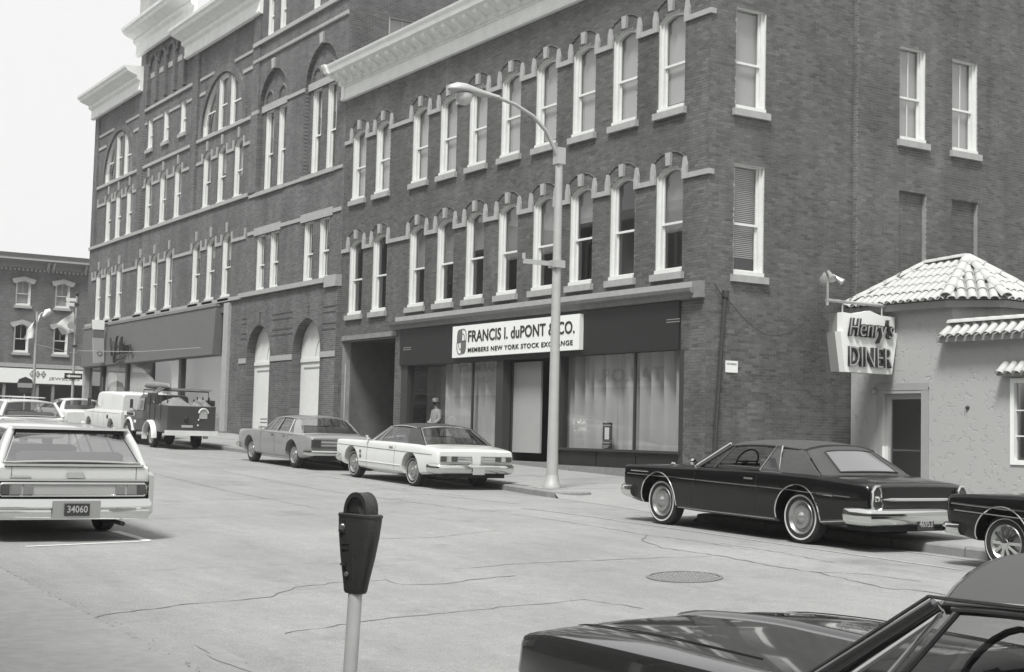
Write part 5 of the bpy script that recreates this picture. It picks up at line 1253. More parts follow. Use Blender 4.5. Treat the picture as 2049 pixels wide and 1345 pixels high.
for sg in (1, -1):
    pnl = c.part('lamp_panel', MB().box(-2.785, -2.74, min(sg*.12, sg*.92), max(sg*.12, sg*.92), .62, .74), 'paint_silver')
    c.part('panel_trim', MB().tube([(-2.787, sg*y, z) for y, z in ((.12, .62), (.92, .62), (.92, .74), (.12, .74), (.12, .62))], .008, 5), 'chrome', 50, pnl)
    for y in (.84, .56): c.part('tail_lamp', MB().box(-2.8, -2.77, min(sg*y-.07, sg*y+.07), max(sg*y-.07, sg*y+.07), .625, .735), 'lens_dark', None, pnl)
    c.part('reverse_lamp', MB().box(-2.797, -2.77, sg*.7-.05, sg*.7+.05, .63, .73), 'chrome', None, pnl)
    c.part('panel_rib', MB().box(-2.79, -2.77, min(sg*.15, sg*.47), max(sg*.15, sg*.47), .67, .69), 'chrome', None, pnl)
c.bumper(arc_path(-2.78, .99, .4, -1, .05), bp(.34, 1.2, 1.3)); c.plate(-2.9, 0, .42, None, False)
c.part('under_pan', MB().box(-2.7, -2.3, -.8, .8, .26, .37), 'underbody'); c.bumper(arc_path(2.4, .97, .3, 1, .06), bp(.36, 1.1, 1.3))
c.part('grille', MB().box(2.38, 2.42, -.85, .85, .56, .82), 'alu')

# ---- grey four-door sedan
T = [(2.42, .86, .42, .84, .8), (2.36, .9, .38, .89, .86), (2.0, .92, .3, .92, .92), (1.0, .945, .26, .935, .955), (.3, .95, .25, .94, .965), (-.8, .95, .25, .945, .965),
     (-1.6, .945, .26, .93, .965), (-2.2, .93, .30, .9, .94), (-2.55, .91, .35, .875, .91), (-2.62, .9, .38, .855, .87), (-2.65, .885, .40, .83, .84)]
mat('paint_midgrey', .26, .3, coat=.6)
c = Car('sedan', 'plain grey four-door sedan parked ahead of the white coupe', 'car', -36.75, -4.72, 3.0, .34, T, 'paint_midgrey', CG)
c.arches(.4); c.wheels('hubcap', None)
c.cabin(.62, .0, -1.45, -1.95, 1.405, .9, .68, -1.2, -1.5, 'paint_midgrey', posts=((-.35, -.42, .022), (-1.2, -1.1, .015)), rbow=.06)
c.line('belt_trim', [(2.2, .905), (-2.4, .875)], .006, 'chrome'); c.seam(.66, .6); c.seam(-.35, -.37); c.seam(-1.2, -1.25); c.handle(-.2, .84); c.handle(-1.0, .84); c.mirror(.6, .95)
for sg in (1, -1): c.part('tail_lamp', MB().box(-2.675, -2.6, min(sg*.62, sg*.88), max(sg*.62, sg*.88), .6, .8), 'lens_dark')
t = c.part('tail_panel', MB().box(-2.662, -2.63, -.6, .6, .6, .8), 'paint_silver')
for z in (.62, .7, .79): c.part('panel_trim', MB().box(-2.672, -2.66, -.62, .62, z-.012, z+.012), 'chrome', None, t)
c.bumper(arc_path(-2.66, .92, .3, -1, .04), bp(.36, .9, 1.2)); c.bumper(arc_path(2.42, .92, .25, 1, .05), bp(.36, .9, 1.2)); c.part('under_pan', MB().box(-2.6, -2.2, -.75, .75, .26, .4), 'underbody')
c.plate(-2.76, 0, .44, None)

# ---- pale station wagon at the left edge
T = [(2.5, .94, .42, .86, .82), (2.4, .98, .36, .9, .88), (2.0, .99, .3, .92, .92), (.8, 1.0, .26, .95, .97), (-1.0, 1.0, .25, .97, .975), (-2.2, 1.0, .28, .975, .975), (-2.72, .985, .40, .97, .97), (-2.82, .975, .42, .955, .955), (-2.85, .965, .44, .93, .93)]
wx = -18.28-2.95; 
c = Car('station_wagon', 'pale station wagon cut by the left edge of the picture, seen from behind', 'car', -18.35-2.9, -15.95, 3.07, .35, T, 'paint_pale')
c.arches(.41); c.wheels('hubcap', None, inset=.13)
glass('wagon_glass', .7, .3)
c.cabin(.8, .1, -2.42, -2.74, 1.47, .95, .73, -2.2, -2.45, 'paint_pale', posts=((-.4, -.45, .02), (-1.5, -1.5, .02)), rbow=.05, crown=.05, zbelt=.975, rear_m='wagon_glass')
c.part('roof_lip', MB().box(-2.56, -2.38, -.74, .74, 1.4, 1.43), 'paint_pale'); c.part('lip_shade', MB().box(-2.52, -2.44, -.69, .69, 1.35, 1.402), 'underbody')  # dark box below the roof lip stands in for its shade
for sg in (1, -1): c.part('corner_pillar', MB().tube([(-2.47, sg*.73, 1.4), (-2.6, sg*.83, 1.18), (-2.72, sg*.91, .94)], [.05, .055, .05], 8), 'paint_pale', 50)
c.part('tailgate_sill', MB().box(-2.865, -2.8, -.88, .88, .945, .975), 'chrome')
c.part('tailgate_seam', MB().box(-2.853, -2.84, -.79, -.784, .5, .95), 'underbody'); c.part('tailgate_seam', MB().box(-2.853, -2.84, .784, .79, .5, .95), 'underbody')
c.part('tailgate_handle', MB().prism([(-.1, .8), (.1, .8), (.1, .87), (-.1, .87)], 'yz', -2.88, -2.84), 'chrome')
o = [(-.9, .575), (.9, .575), (.93, .6), (.93, .7), (.9, .73), (-.9, .73), (-.93, .7), (-.93, .6)]
pn = c.part('lamp_panel', MB().prism(o, 'yz', -2.862, -2.83), 'paint_silver')
c.part('panel_trim', MB().tube([(-2.866, y, z) for y, z in o+[o[0]]], .014, 6), 'chrome', 50, pn)
c.part('panel_gap', MB().tube([(-2.856, y*1.03, .652+(z-.652)*1.22) for y, z in o+[o[0]]], .009, 6), 'underbody', 50, pn)
for sg in (1, -1):
    for y in (.86, .73, .58): c.part('tail_lamp', MB().box(-2.876, -2.86, sg*y-.055, sg*y+.055, .59, .715), 'lens_grey' if y < .8 else 'lens_dark', None, pn)
c.part('upper_trim', MB().box(-2.868, -2.84, -.95, .95, .76, .785), 'chrome')
c.bumper(arc_path(-2.88, 1.0, .45, -1, .05), [(-.06, .28), (.02, .28), (.05, .33), (.04, .4), (.07, .43), (.07, .49), (.03, .54), (-.06, .55)])
for sg in (1, -1): c.part('bumper_tip', MB().loft([[(-2.9+a, sg*y, z) for a, z in ((0, .36), (.12, .33), (.12, .88), (0, .84))] for y in (.95, 1.015)]), 'chrome', 40)
c.part('plate_well', MB().box(-3.015, -2.9, -.3, .3, .3, .52), 'hubcap'); c.plate(-3.03, 0, .41, '34060', True, .31, .155)
st = c.part('bumper_sticker', MB().box(-2.962, -2.94, -.78, -.42, .37, .45), 'plate_light')
c.part('tailpipe', MB().tube([(-2.5, -.45, .26), (-2.95, -.62, .22)], .03, 8), 'underbody', 50); c.part('under_pan', MB().box(-2.8, -2.2, -.8, .8, .3, .44), 'underbody')
c.part('hinge_chrome', MB().box(-2.862, -2.84, .55, .8, .8, .82), 'chrome')

# ---- black car at the right edge, only the nose in view
T = [(2.2, .82, .46, .8, .76), (2.14, .85, .4, .84, .82), (1.8, .87, .32, .86, .87), (1.0, .885, .27, .88, .91), (-.8, .89, .25, .9, .92), (-1.6, .88, .27, .89, .92), (-2.2, .86, .32, .86, .88), (-2.34, .83, .4, .8, .82)]
c = Car('dark_coupe', 'black car with bright spoked wheels at the right edge, nose behind the convertible', 'car', -10.88+1.36, -6.6, 2.72, .33, T, 'paint_black', CG)
c.arches(.39); c.wheels('hubcap', (.83, .855), spokes=10); c.lips(.008, 'chrome', .395)
c.cabin(.45, -.2, -1.2, -1.85, 1.31, .84, .62, -.95, -1.2, 'paint_black')
c.line('side_trim', [(2.1, .74), (.2, .7)], .012, 'chrome'); c.line('side_crease', [(2.05, .66), (.4, .62)], .007, 'hubcap'); c.bumper(arc_path(2.2, .86, .25, 1, .05), bp(.36, .8, 1.1)); c.part('grille', MB().box(2.17, 2.22, -.7, .7, .52, .72), 'ink')
c.seam(.62, .55)

# ---- dark car in the near foreground
T = [(2.34, .84, .5, .79, .76), (2.28, .89, .42, .845, .85), (1.9, .93, .34, .9, .955), (1.2, .95, .28, .93, 1.0), (.6, .955, .26, .945, 1.0), (-.8, .955, .25, .95, .965), (-1.6, .95, .27, .94, .965), (-2.3, .92, .33, .9, .92), (-2.5, .88, .42, .84, .86)]
mat('paint_charcoal', .025, .1, coat=1, spec=.6)
c = Car('foreground_car', 'dark glossy car with grey vinyl roof filling the lower right corner', 'car', -3.78, -16.22, 2.85, .34, T, 'paint_charcoal')
c.arches(.4); c.wheels('hubcap', None)
c.cabin(.3, -.24, -1.5, -2.0, 1.53, .9, .68, -1.15, -1.45, 'vinyl_light', crown=.165, bow=.2, vent=True, trim='paint_charcoal')
for sg in (1, -1):
    c.part('pillar_cover', MB().tube([(.37, sg*.862, .9), (-.15, sg*.668, 1.318)], [.04, .03], 8), 'paint_charcoal', 50)
    c.part('pillar_trim', MB().tube([(.41, sg*.862, .925), (-.12, sg*.672, 1.345), (-.26, sg*.69, 1.352), (-.6, sg*.708, 1.372), (-1.2, sg*.702, 1.355)], .008, 6), 'chrome', 50)
    c.part('vent_frame', MB().tube([(.2, sg*.872, .94), (-.2, sg*.7, 1.29), (0, sg*.87, .945)], .013, 6), 'paint_silver', 50)
c.part('hood_ridge', MB().loft([[(x, y, interp(T, x)[3]+z) for y, z in ((-.05, -.004), (-.028, .014), (0, .02), (.028, .014), (.05, -.004))] for x in fr(.75, 2.1, 12)]), 'paint_charcoal', 60)
for sg in (1, -1):
    c.part('hood_seam', MB().tube([(x, sg*(.70 if x < 1.9 else .70-.25*(x-1.9)), interp(T, x)[2]+(interp(T, x)[3]-interp(T, x)[2])*.58) for x in fr(.72, 2.12, 14)], .004, 4), 'underbody', 40)
    c.part('wiper', MB().tube([(.5, sg*.1, .985), (.46, sg*.5, .992)], .007, 5), 'chrome')
c.part('cowl_vent', MB().box(.52, .62, -.5, .5, .966, .974), 'chrome'); c.mirror(.55, .95, -1); c.seam(.68, .6); c.bumper(arc_path(2.28, .92, .3, 1, .06), bp(.38, .9, 1.2))
c.part('grille', MB().box(2.24, 2.28, -.7, .7, .56, .8), 'alu')

# ---- pale wagon with a roof rack driving away in the middle of the road
T = [(2.5, .92, .42, .86, .82), (2.0, .97, .3, .9, .9), (0, .98, .26, .95, .96), (-2.2, .98, .28, .95, .95), (-2.7, .96, .34, .94, .94), (-2.75, .94, .38, .9, .9)]
c = Car('roof_rack_wagon', 'pale station wagon with roof rack farther up the street, seen over the near wagon', 'car', -44-2.8, -10.25, 3.0, .34, T, 'paint_van')
c.arches(.4); c.wheels('hubcap', None)
c.cabin(.8, .1, -2.35, -2.68, 1.46, .93, .72, -2.1, -2.4, 'paint_van', posts=((-.4, -.45, .02),), crown=.05, zbelt=.955)
rk = MB()
for y in (-.5, .5): rk.tube([(-.2, y, 1.53), (-2.1, y, 1.53)], .014, 6); 
for x in (-.3, -2.0): rk.tube([(x, -.52, 1.53), (x, .52, 1.53)], .014, 6)
for x in (-.3, -2.0):
    for y in (-.5, .5): rk.tube([(x, y, 1.42), (x, y, 1.53)], .01, 6)
c.part('roof_rack', rk, 'chrome')
for sg in (1, -1): c.part('corner_pillar', MB().tube([(-2.4, sg*.71, 1.38), (-2.55, sg*.83, 1.15), (-2.68, sg*.92, .95)], [.045, .055, .065], 8), 'paint_van', 50); c.part('tail_lamp', MB().box(-2.77, -2.7, sg*.87-.06, sg*.87+.06, .6, .86), 'lens_grey')
c.bumper(arc_path(-2.76, .97, .3, -1, .05), bp(.32, 1, 1.2))
# ---- far pale sedan beyond the van
T2 = [(2.4, .86, .42, .84, .8), (2.0, .92, .3, .92, .92), (0, .95, .26, .945, .965), (-1.6, .945, .26, .93, .965), (-2.5, .9, .36, .87, .9), (-2.6, .88, .42, .83, .85)]
c = Car('far_sedan', 'pale sedan parked far up the street in front of the white panel van', 'car', -61.5, -4.4, 2.95, .34, T2, 'paint_van', CG)
c.arches(.4); c.wheels('hubcap', None); c.cabin(.6, .0, -1.45, -1.95, 1.4, .9, .68, -1.2, -1.5, 'paint_van', posts=((-.35, -.42, .02),))
# ---- white panel van
T = [(2.35, .84, .5, .98, .92), (2.25, .9, .44, 1.02, 1.0), (1.7, .93, .38, 1.06, 1.1), (.9, .95, .36, 1.1, 1.16), (0, .97, .36, 1.12, 1.14), (-2.5, .97, .38, 1.12, 1.14), (-2.65, .95, .42, 1.08, 1.1)]
c = Car('panel_van', 'white panel van with plain sides parked ahead of the service truck', 'van', -52.85, -4.75, 2.9, .36, T, 'paint_van', CG)
c.arches(.43); c.wheels('hubcap', None)
def rr(W, z0, z1, rad, tum):
    P = [(W, z0)]
    for t in fr(0, math.pi/2, 5): P.append((W-tum-rad+rad*math.cos(t), z1-rad+rad*math.sin(t)))
    h = P; return h+[(-y, z) for y, z in reversed(h)]
mb = MB(); mb.loft([[(x, y, z) for y, z in rr(W, 1.05, z1, .1, .03)] for x, W, z1 in ((-2.62, .9, 1.68), (-2.5, .93, 1.75), (-1, .94, 1.78), (.2, .93, 1.76), (.42, .92, 1.72))])
c.part('box_body', mb, 'paint_van', 45)
cb = MB(); cb.loft([[(x+dx*(0 if z < 1.1 else (z-1.05)/.65), y, z) for y, z in rr(W, 1.05, z1, .12, .06)] for x, W, z1, dx in ((.4, .91, 1.72, 0), (.55, .9, 1.71, -.06), (.95, .88, 1.64, -.42))]); c.part('cab', cb, 'paint_van', 45)
for sg in (1, -1):
    c.part('cab_window', MB().add([(.02, sg*.925, 1.2), (.62, sg*.915, 1.2), (.42, sg*.875, 1.6), (.05, sg*.885, 1.62)], [(0, 1, 2, 3)]), 'lens_dark'); c.part('window_frame', MB().tube([(.02, sg*.93, 1.2), (.62, sg*.92, 1.2), (.42, sg*.88, 1.6), (.05, sg*.89, 1.62), (.02, sg*.93, 1.2)], .012, 5), 'paint_van')
c.part('windscreen', MB().add([(.96, -.75, 1.17), (.96, .75, 1.17), (.68, .68, 1.58), (.68, -.68, 1.58)], [(0, 1, 2, 3)]), 'lens_dark')
c.line('body_crease', [(1.9, 1.0), (-2.5, 1.02)], .014, 'paint_van'); c.seam(.1, .1); c.seam(-.65, -.65)
c.part('fuel_cap', MB().lathe([(0, .03), (.07, .02), (.08, -.01)], 14, (-1.1, .975, .86), 'y'), 'dark_trim', 40)
c.part('door_mirror', MB().tube([(.7, .9, 1.2), (.72, 1.12, 1.3)], .012, 5).box(.7, .73, 1.08, 1.2, 1.22, 1.5), 'dark_trim'); c.part('aerial', MB().tube([(.35, .8, 1.7), (.3, .8, 2.3)], .006, 5), 'alu')
c.part('roof_rib', MB().tube([(-.65, -.8, 1.76), (-.65, 0, 1.785), (-.65, .8, 1.76)], .012, 5), 'paint_van'); c.bumper(arc_path(2.35, .94, .25, 1, .05), bp(.4, .9, 1.1), 'sign_white')
# ---- grey service truck
T = [(2.1, .78, .55, 1.05, 1.0), (2.0, .84, .5, 1.1, 1.12), (1.4, .88, .46, 1.14, 1.22), (.7, .9, .45, 1.16, 1.26), (-.4, .9, .45, 1.16, 1.18), (-.6, .88, .46, 1.12, 1.14)]
c = Car('service_truck', 'dark grey service truck with pale rear fenders carrying ladders, hoses and canvas', 'truck', -47.55, -4.8, 2.7, .38, T, 'paint_truck', CG)
c.arches(.45, xs=(1.35,)); c.wheels('hubcap', None, track=.97); c.root.scale = (1, .84, 1); c.root.location = (-47.9, -4.95, road_z(-47.9, -4.95)+.004)
c.part('front_fender', MB().loft([[(1.35+(.47+e)*math.cos(t), y, .4+(.47+e)*math.sin(t)) for e, y in ((0, .7), (0, .95), (.05, .93), (.1, .8), (.1, .7))] for t in fr(.15, math.pi-.15, 14)]), 'paint_van', 50)
c.part('hood_side', MB().box(.75, 1.95, .865, .895, .98, 1.1), 'sign_white'); c.part('hood_panel', MB().box(.85, 1.6, .9, .905, 1.0, 1.09), 'ink')
cb = MB(); cb.loft([[(x+dx*(z-1.1)/.6 if z > 1.1 else x, y, z) for y, z in rr(W, .9, z1, .12, .06)] for x, W, z1, dx in ((-.5, .9, 1.72, 0), (-.3, .91, 1.75, 0), (.35, .91, 1.74, -.1), (.75, .88, 1.68, -.35))]); c.part('cab', cb, 'paint_truck', 45)
for sg in (1, -1): c.part('cab_window', MB().add([(-.25, sg*.915, 1.2), (.5, sg*.91, 1.2), (.32, sg*.87, 1.6), (-.25, sg*.875, 1.62)], [(0, 1, 2, 3)]), 'lens_grey')
c.part('windscreen', MB().add([(.76, -.75, 1.2), (.76, .75, 1.2), (.5, .68, 1.6), (.5, -.68, 1.6)], [(0, 1, 2, 3)]), 'lens_grey'); c.part('door_mirror', MB().tube([(.6, .9, 1.15), (.6, 1.1, 1.3)], .012, 5).box(.58, .61, 1.04, 1.16, 1.25, 1.55), 'dark_trim')
c.part('door_badge', MB().box(.5, .75, .91, .916, .75, .85), 'sign_white')
bd = MB(); bd.loft([[(x, y, z) for y, z in ((-.97+e, .55+e), (.97-e, .55+e), (.97-e, 1.42-e), (-.97+e, 1.42-e))] for x, e in ((-2.9, .02), (-2.88, 0), (-.75, 0), (-.73, .02))]); b_ = c.part('bed', bd, 'paint_truck', 30)
for x in (-2.2, -1.6, -1.05): c.part('stake', MB().box(x-.03, x+.03, .965, .99, .95, 1.72), 'dark_trim'); c.part('stake', MB().box(x-.03, x+.03, -.99, -.965, .95, 1.72), 'dark_trim')
c.part('side_rack', MB().box(-1.75, -.75, .93, .96, 1.43, 1.8), 'dark_trim'); c.part('side_rack', MB().box(-2.8, -.75, -.96, -.93, 1.43, 1.62), 'dark_trim')
for sg in (1, -1): c.part('rear_fender', MB().loft([[(-1.35+(.46+e)*math.cos(t), sg*y, .38+(.46+e)*math.sin(t)) for e, y in ((0, .96), (0, 1.16), (.03, 1.17), (.06, 1.12), (.07, .96))] for t in fr(-.25, math.pi+.1, 16)]), 'white_paint', 50)
c.part('bumper', MB().loft([[(x, y, z) for y, z in ((-1.05, .46), (1.05, .46), (1.05, .62), (-1.05, .62))] for x in (-3.0, -2.88)]), 'white_paint')
hd = c.part('tailboard_badge', MB().prism([(-.62, 1.02), (-.3, 1.02), (-.3, 1.22), (-.34, 1.3), (-.46, 1.34), (-.58, 1.3), (-.62, 1.22)], 'yz', -2.92, -2.895), 'plate_light')
c.part('badge_arch', MB().tube([(-2.925, -.46-.19*math.cos(t), 1.2+.15*math.sin(t)) for t in fr(0, math.pi, 10)], .025, 6), 'sign_white', 40, hd)
c.part('filler_cap', MB().lathe([(0, -.05), (.08, -.04), (.1, 0)], 14, (-2.9, .22, .98), 'x'), 'ink', 40); c.part('stencil', MB().box(-2.912, -2.9, -.05, .4, .72, .8), 'plate_light')
for y, z in ((-.28, .98), (-.26, .8)): c.part('latch', MB().lathe([(0, -.03), (.025, -.02), (.03, 0)], 8, (-2.9, y, z), 'x'), 'sign_white', 40)
random.seed(4)
def lump(x0, x1, y0, y1, z, h):
    mb = MB(); n = 8; G = []
    for i in range(n+1):
        G.append([(x0+(x1-x0)*i/n, y0+(y1-y0)*j/n, z+h*math.sin(math.pi*i/n)**.6*math.sin(math.pi*j/n)**.6*random.uniform(.65, 1.1)) for j in range(n+1)])
    mb.loft(G, False); return mb
tk = c; bpy.context.view_layer.update()
cv = thing('canvas_bundle', 'crumpled pale canvas lying on the service truck bed', 'canvas', tk.root.location, tk.root.rotation_euler); obj('cloth', lump(-2.85, -1.5, -.1, .9, 1.4, .3), 'canvas', cv, 60, True); obj('cloth', lump(-2.8, -1.9, -.9, -.2, 1.4, .28), 'canvas', cv, 60, True)
ld = thing('ladder', 'long wooden ladder lying on the rack of the service truck', 'ladder', tk.root.location, tk.root.rotation_euler)
for y in (-.15, -.6): obj('rail', MB().box(-3.2, 1.3, y-.02, y+.02, 1.92, 1.99), 'wood', ld, None, True)
for i in range(14): obj('rung', MB().tube([(-3.1+i*.32, -.6, 1.955), (-3.1+i*.32, -.15, 1.955)], .015, 6), 'wood', ld, 50, True)
for x in (-2.4, .1): c.part('ladder_rack', MB().tube([(x, -.85, 1.35), (x, -.85, 1.9), (x, .8, 1.9), (x, .8, 1.35)], .025, 6), 'dark_trim', 50)
hs = thing('hose_coil', 'slack hoses hanging over the side of the service truck', 'hose', tk.root.location, tk.root.rotation_euler)
for k in range(5):
    obj('hose', MB().tube([(-.5-.12*k, .1, 1.95), (-.8-.12*k, .55, 2.0-.02*k), (-1.05-.1*k, .88, 1.8), (-1.35-.08*k, .96, 1.5-.03*k)], .022, 6), 'pole_grey' if k % 2 else 'dark_trim', hs, 50, True)
ro = thing('canvas_roll', 'dark canvas roll on top of the service truck rack', 'canvas', tk.root.location, tk.root.rotation_euler); obj('roll', MB().tube([(1.2, .35, 2.02), (.9, .35, 2.06), (-.2, .36, 2.05), (-1.3, .35, 2.04), (-1.5, .35, 2.0)], [.02, .11, .13, .1, .02], 10), 'stone_dark', ro, 50, True)
for q_ in (cv, ld, hs, ro): q_.scale = (1, .84, 1)
random.seed(23)
# ================================================================ street furniture
# street lamp
lx, ly = -25.25, -4.0; lz = walk_z(lx, ly)
SLm = thing('street_lamp', 'tall grey street lamp with curved arm at the kerb before the shop front', 'street lamp', (lx, ly, lz))
obj('base', MB().box(lx-.26, lx+.26, ly-.26, ly+.26, lz-.05, lz+.02).lathe([(.2, lz+.02), (.2, lz+.06), (.155, lz+.14), (.13, lz+.3)], 12, (lx, ly, 0)), 'lamp_metal', SLm, 40)
obj('post', MB().tube([(lx, ly, lz+.25), (lx, ly, 2.5), (lx, ly, 5.5), (lx, ly, 8.05)], [.125, .11, .095, .08], 12), 'lamp_metal', SLm, 50)
obj('post_cap', MB().box(lx-.1, lx+.1, ly-.1, ly+.1, 7.72, 8.08), 'lamp_metal', SLm)
ap = [(ly+.02, 7.7), (ly-.1, 8.0), (ly-.35, 8.4), (ly-.7, 8.68), (ly-1.15, 8.86), (ly-1.7, 8.97)]
obj('arm', MB().tube([(lx, y, z) for y, z in ap], [.05, .048, .045, .042, .04, .038], 10), 'lamp_metal', SLm, 60)
hd = MB(); rings = []
for t, w, h0, h1 in ((-.1, .055, .0, .06), (.22, .09, -.025, .09), (.5, .15, -.05, .13), (.75, .21, -.06, .17), (.95, .19, -.05, .16), (1.1, .09, -.03, .09), (1.14, .02, 0, .03)):
    y = ly-1.66-t; z = 8.94+.02*t; rings.append([(lx+w*math.cos(a), y, z+((h1 if math.sin(a) > 0 else -h0)*math.sin(a))) for a in [2*math.pi*k/14 for k in range(14)]])
hd.loft(rings); LH = obj('lamp_head', hd, 'lamp_metal', SLm, 60)
gl = MB(); gl.lathe([(.0, 8.66), (.09, 8.68), (.16, 8.75), (.18, 8.84), (.18, 8.9)], 16, (lx, ly-2.42, 0)); obj('lens', gl, 'lamp_lens', LH, 60)
obj('sign_arm', MB().box(lx-.02, lx+.02, ly-.86, ly-.08, 5.5, 5.6).box(lx-.02, lx+.02, ly-.88, ly-.82, 5.6, 5.72).box(lx-.13, lx+.13, ly-.13, ly+.13, 5.47, 5.63), 'lamp_metal', SLm)
# parking meter
mat('meter_pole', .55, .6, .1, var=.1, vs=10)
mx_, my_ = -6.155, -18.005; mz_ = gz(mx_)-.115
PM = thing('parking_meter', 'dark parking meter on a pale pole in the near foreground', 'parking meter', (mx_, my_, mz_), (R_(-1.2), R_(1.6), R_(28)))
obj('pole', MB().tube([(0, 0, 0), (0, 0, 1.06)], .034, 14).lathe([(.06, 0), (.06, .02), (.036, .04)], 14), 'meter_pole', PM, 50, True)
def sect(z, w, d, n=28, ex=3.2):
    P = []
    for k in range(n):
        a = 2*math.pi*k/n; ca, sa = math.cos(a), math.sin(a); P.append((w*math.copysign(abs(ca)**(2/ex), ca), d*math.copysign(abs(sa)**(2/ex), sa), z))
    return P
hb_ = MB(); hb_.loft([sect(z, w, d) for z, w, d in ((1.03, .047, .036), (1.04, .053, .042), (1.1, .063, .048), (1.2, .083, .057), (1.3, .098, .064), (1.38, .105, .067), (1.392, .103, .066))])
PH = obj('housing', hb_, 'meter_grey', PM, 50, True)
obj('shoulder', MB().loft([sect(z, w, d) for z, w, d in ((1.388, .108, .069), (1.40, .108, .069), (1.404, .103, .065))]), 'meter_grey', PH, 40, True)
dm = MB()
for y0_, y1_ in ((-.05, -.036), (.036, .05)):
    A = [(.066*math.cos(t), 1.40+.106*math.sin(t)**.8) for t in [max(1e-6, min(math.pi-1e-6, q_)) for q_ in fr(0, math.pi, 16)]]; B2_ = [(.05*math.cos(t), 1.40+.084*math.sin(t)**.8) for t in [max(1e-6, min(math.pi-1e-6, q_)) for q_ in fr(0, math.pi, 16)]]
    n = 17; v = [(x, y0_, z) for x, z in A]+[(x, y0_, z) for x, z in B2_]+[(x, y1_, z) for x, z in A]+[(x, y1_, z) for x, z in B2_]
    dm.add(v, [(i, i+1, n+i+1, n+i) for i in range(16)]+[(2*n+i, 3*n+i, 3*n+i+1, 2*n+i+1) for i in range(16)]+[(i, 2*n+i, 2*n+i+1, i+1) for i in range(16)]+[(n+i, n+i+1, 3*n+i+1, 3*n+i) for i in range(16)])
A = [(.065*math.cos(t), 1.40+.1045*math.sin(t)**.8) for t in [max(1e-6, min(math.pi-1e-6, q_)) for q_ in fr(0, math.pi, 16)]]
dm.add([(x, -.037, z) for x, z in A]+[(x, .037, z) for x, z in A], [(i, i+1, 18+i, 17+i) for i in range(16)])
obj('dome', dm, 'meter_grey', PH, 40, True)
glass('meter_glass', .7, .4)
for y in (-.043, .043): obj('dome_glass', MB().add([(.051*math.cos(t), y, 1.40+.086*math.sin(t)**.8) for t in [max(1e-6, min(math.pi-1e-6, q_)) for q_ in fr(0, math.pi, 14)]], [tuple(range(15))]), 'meter_glass', PH, None, True)
obj('dial', MB().add([(.046*math.cos(t), -.02, 1.40+.078*math.sin(t)) for t in [max(1e-6, min(math.pi-1e-6, q_)) for q_ in fr(0, math.pi, 14)]], [tuple(range(15))]).add([(.046*math.cos(t), .02, 1.40+.078*math.sin(t)) for t in [max(1e-6, min(math.pi-1e-6, q_)) for q_ in fr(0, math.pi, 14)]], [tuple(range(15))]), 'panel_grey', PH, None, True)
obj('flag', MB().prism([(-.05, 1.41), (.01, 1.41), (-.03, 1.47)], 'xz', -.026, -.022), 'ink_grey', PH, None, True)
obj('coin_plate', MB().box(-.072, -.035, -.07, -.055, 1.315, 1.385), 'chrome', PH, None, True); obj('coin_knob', MB().lathe([(0, -.016), (.012, -.014), (.016, 0)], 14, (-.053, -.068, 1.34), 'y'), 'hubcap', PH, 40, True)
for z, w in ((1.26, .05), (1.235, .04), (1.16, .03)): obj('instruction_line', MB().box(-.055, -.055+w, -.064, -.05, z, z+.008), 'meter_grey', PH, None, True)
obj('face_rib', MB().loft([[(x+dx, -.045*0-d_-.004, z) for dx, d_ in ((-.018, .03), (0, d0), (.018, .03))]+[(x, -.02, z)] for z, d0, x in ((1.06, .042, .01), (1.2, .056, .012), (1.34, .063, .014))]), 'meter_grey', PH, 40, True)
obj('lock', MB().lathe([(0, -.008), (.01, -.006), (.012, 0)], 12, (-.02, -.056, 1.12), 'y'), 'hubcap', PH, 40, True)
# poles, signs and flags at the far corner
def far_pole(name, label, y, h, r=.07):
    t = thing(name, label, 'pole', (-78.5, y, gz(-78.5)+.1)); obj('post', MB().tube([(-78.5, y, gz(-78.5)+.1), (-78.5, y, h)], [r*1.2, r*.8], 8), 'pole_grey', t, 50); return t
pB = far_pole('sign_pole', 'thin pole with street name plates at the far street corner', .22, 8.9)
for z in (8.42, 8.68): obj('name_plate', MB().box(-78.53, -78.47, -.35, .2, z-.09, z+.09), 'sign_white', pB)
obj('finial', MB().lathe([(0, 9.15), (.1, 9.1), (.12, 9.0), (.08, 8.9)], 10, (-78.5, .22, 0)), 'dark_trim', pB)
obj('clamp', MB().lathe([(.1, 8.35), (.13, 8.37), (.13, 8.5), (.1, 8.52)], 10, (-78.5, .22, 0)), 'dark_trim', pB); obj('clamp', MB().lathe([(.1, 6.1), (.13, 6.12), (.13, 6.2), (.1, 6.22)], 10, (-78.5, .22, 0)), 'dark_trim', pB)
ow = thing('arrow_sign', 'black one-way arrow sign on the thin corner pole', 'sign', (-78.4, 0, 4.2))
obj('board', MB().box(-78.42, -78.38, -.28, .68, 4.34, 4.66), 'ink', ow); obj('arrow', MB().prism([(-.2, 4.5), (.0, 4.6), (.0, 4.55), (.6, 4.55), (.6, 4.45), (.0, 4.45), (.0, 4.4)], 'yz', -78.38, -78.37), 'sign_white', ow)
pA = far_pole('lamp_pole', 'pale pole with small lamp and hanging flag near the left edge', -1.86, 7.9, .08)
obj('arm', MB().tube([(-78.5, -1.86, 7.6), (-78.5, -1.6, 7.85), (-78.5, -1.35, 7.9)], .05, 6), 'pole_grey', pA); obj('lamp', MB().tube([(-78.5, -1.55, 7.65), (-78.5, -1.35, 7.9), (-78.5, -1.2, 7.95), (-78.5, -1.1, 7.92)], [.06, .17, .17, .05], 10), 'sign_white', pA, 60)
pO = thing('round_sign', 'dark road sign with a pale bar at the left edge of the street', 'sign', (-78.3, -2.4, 2.3))
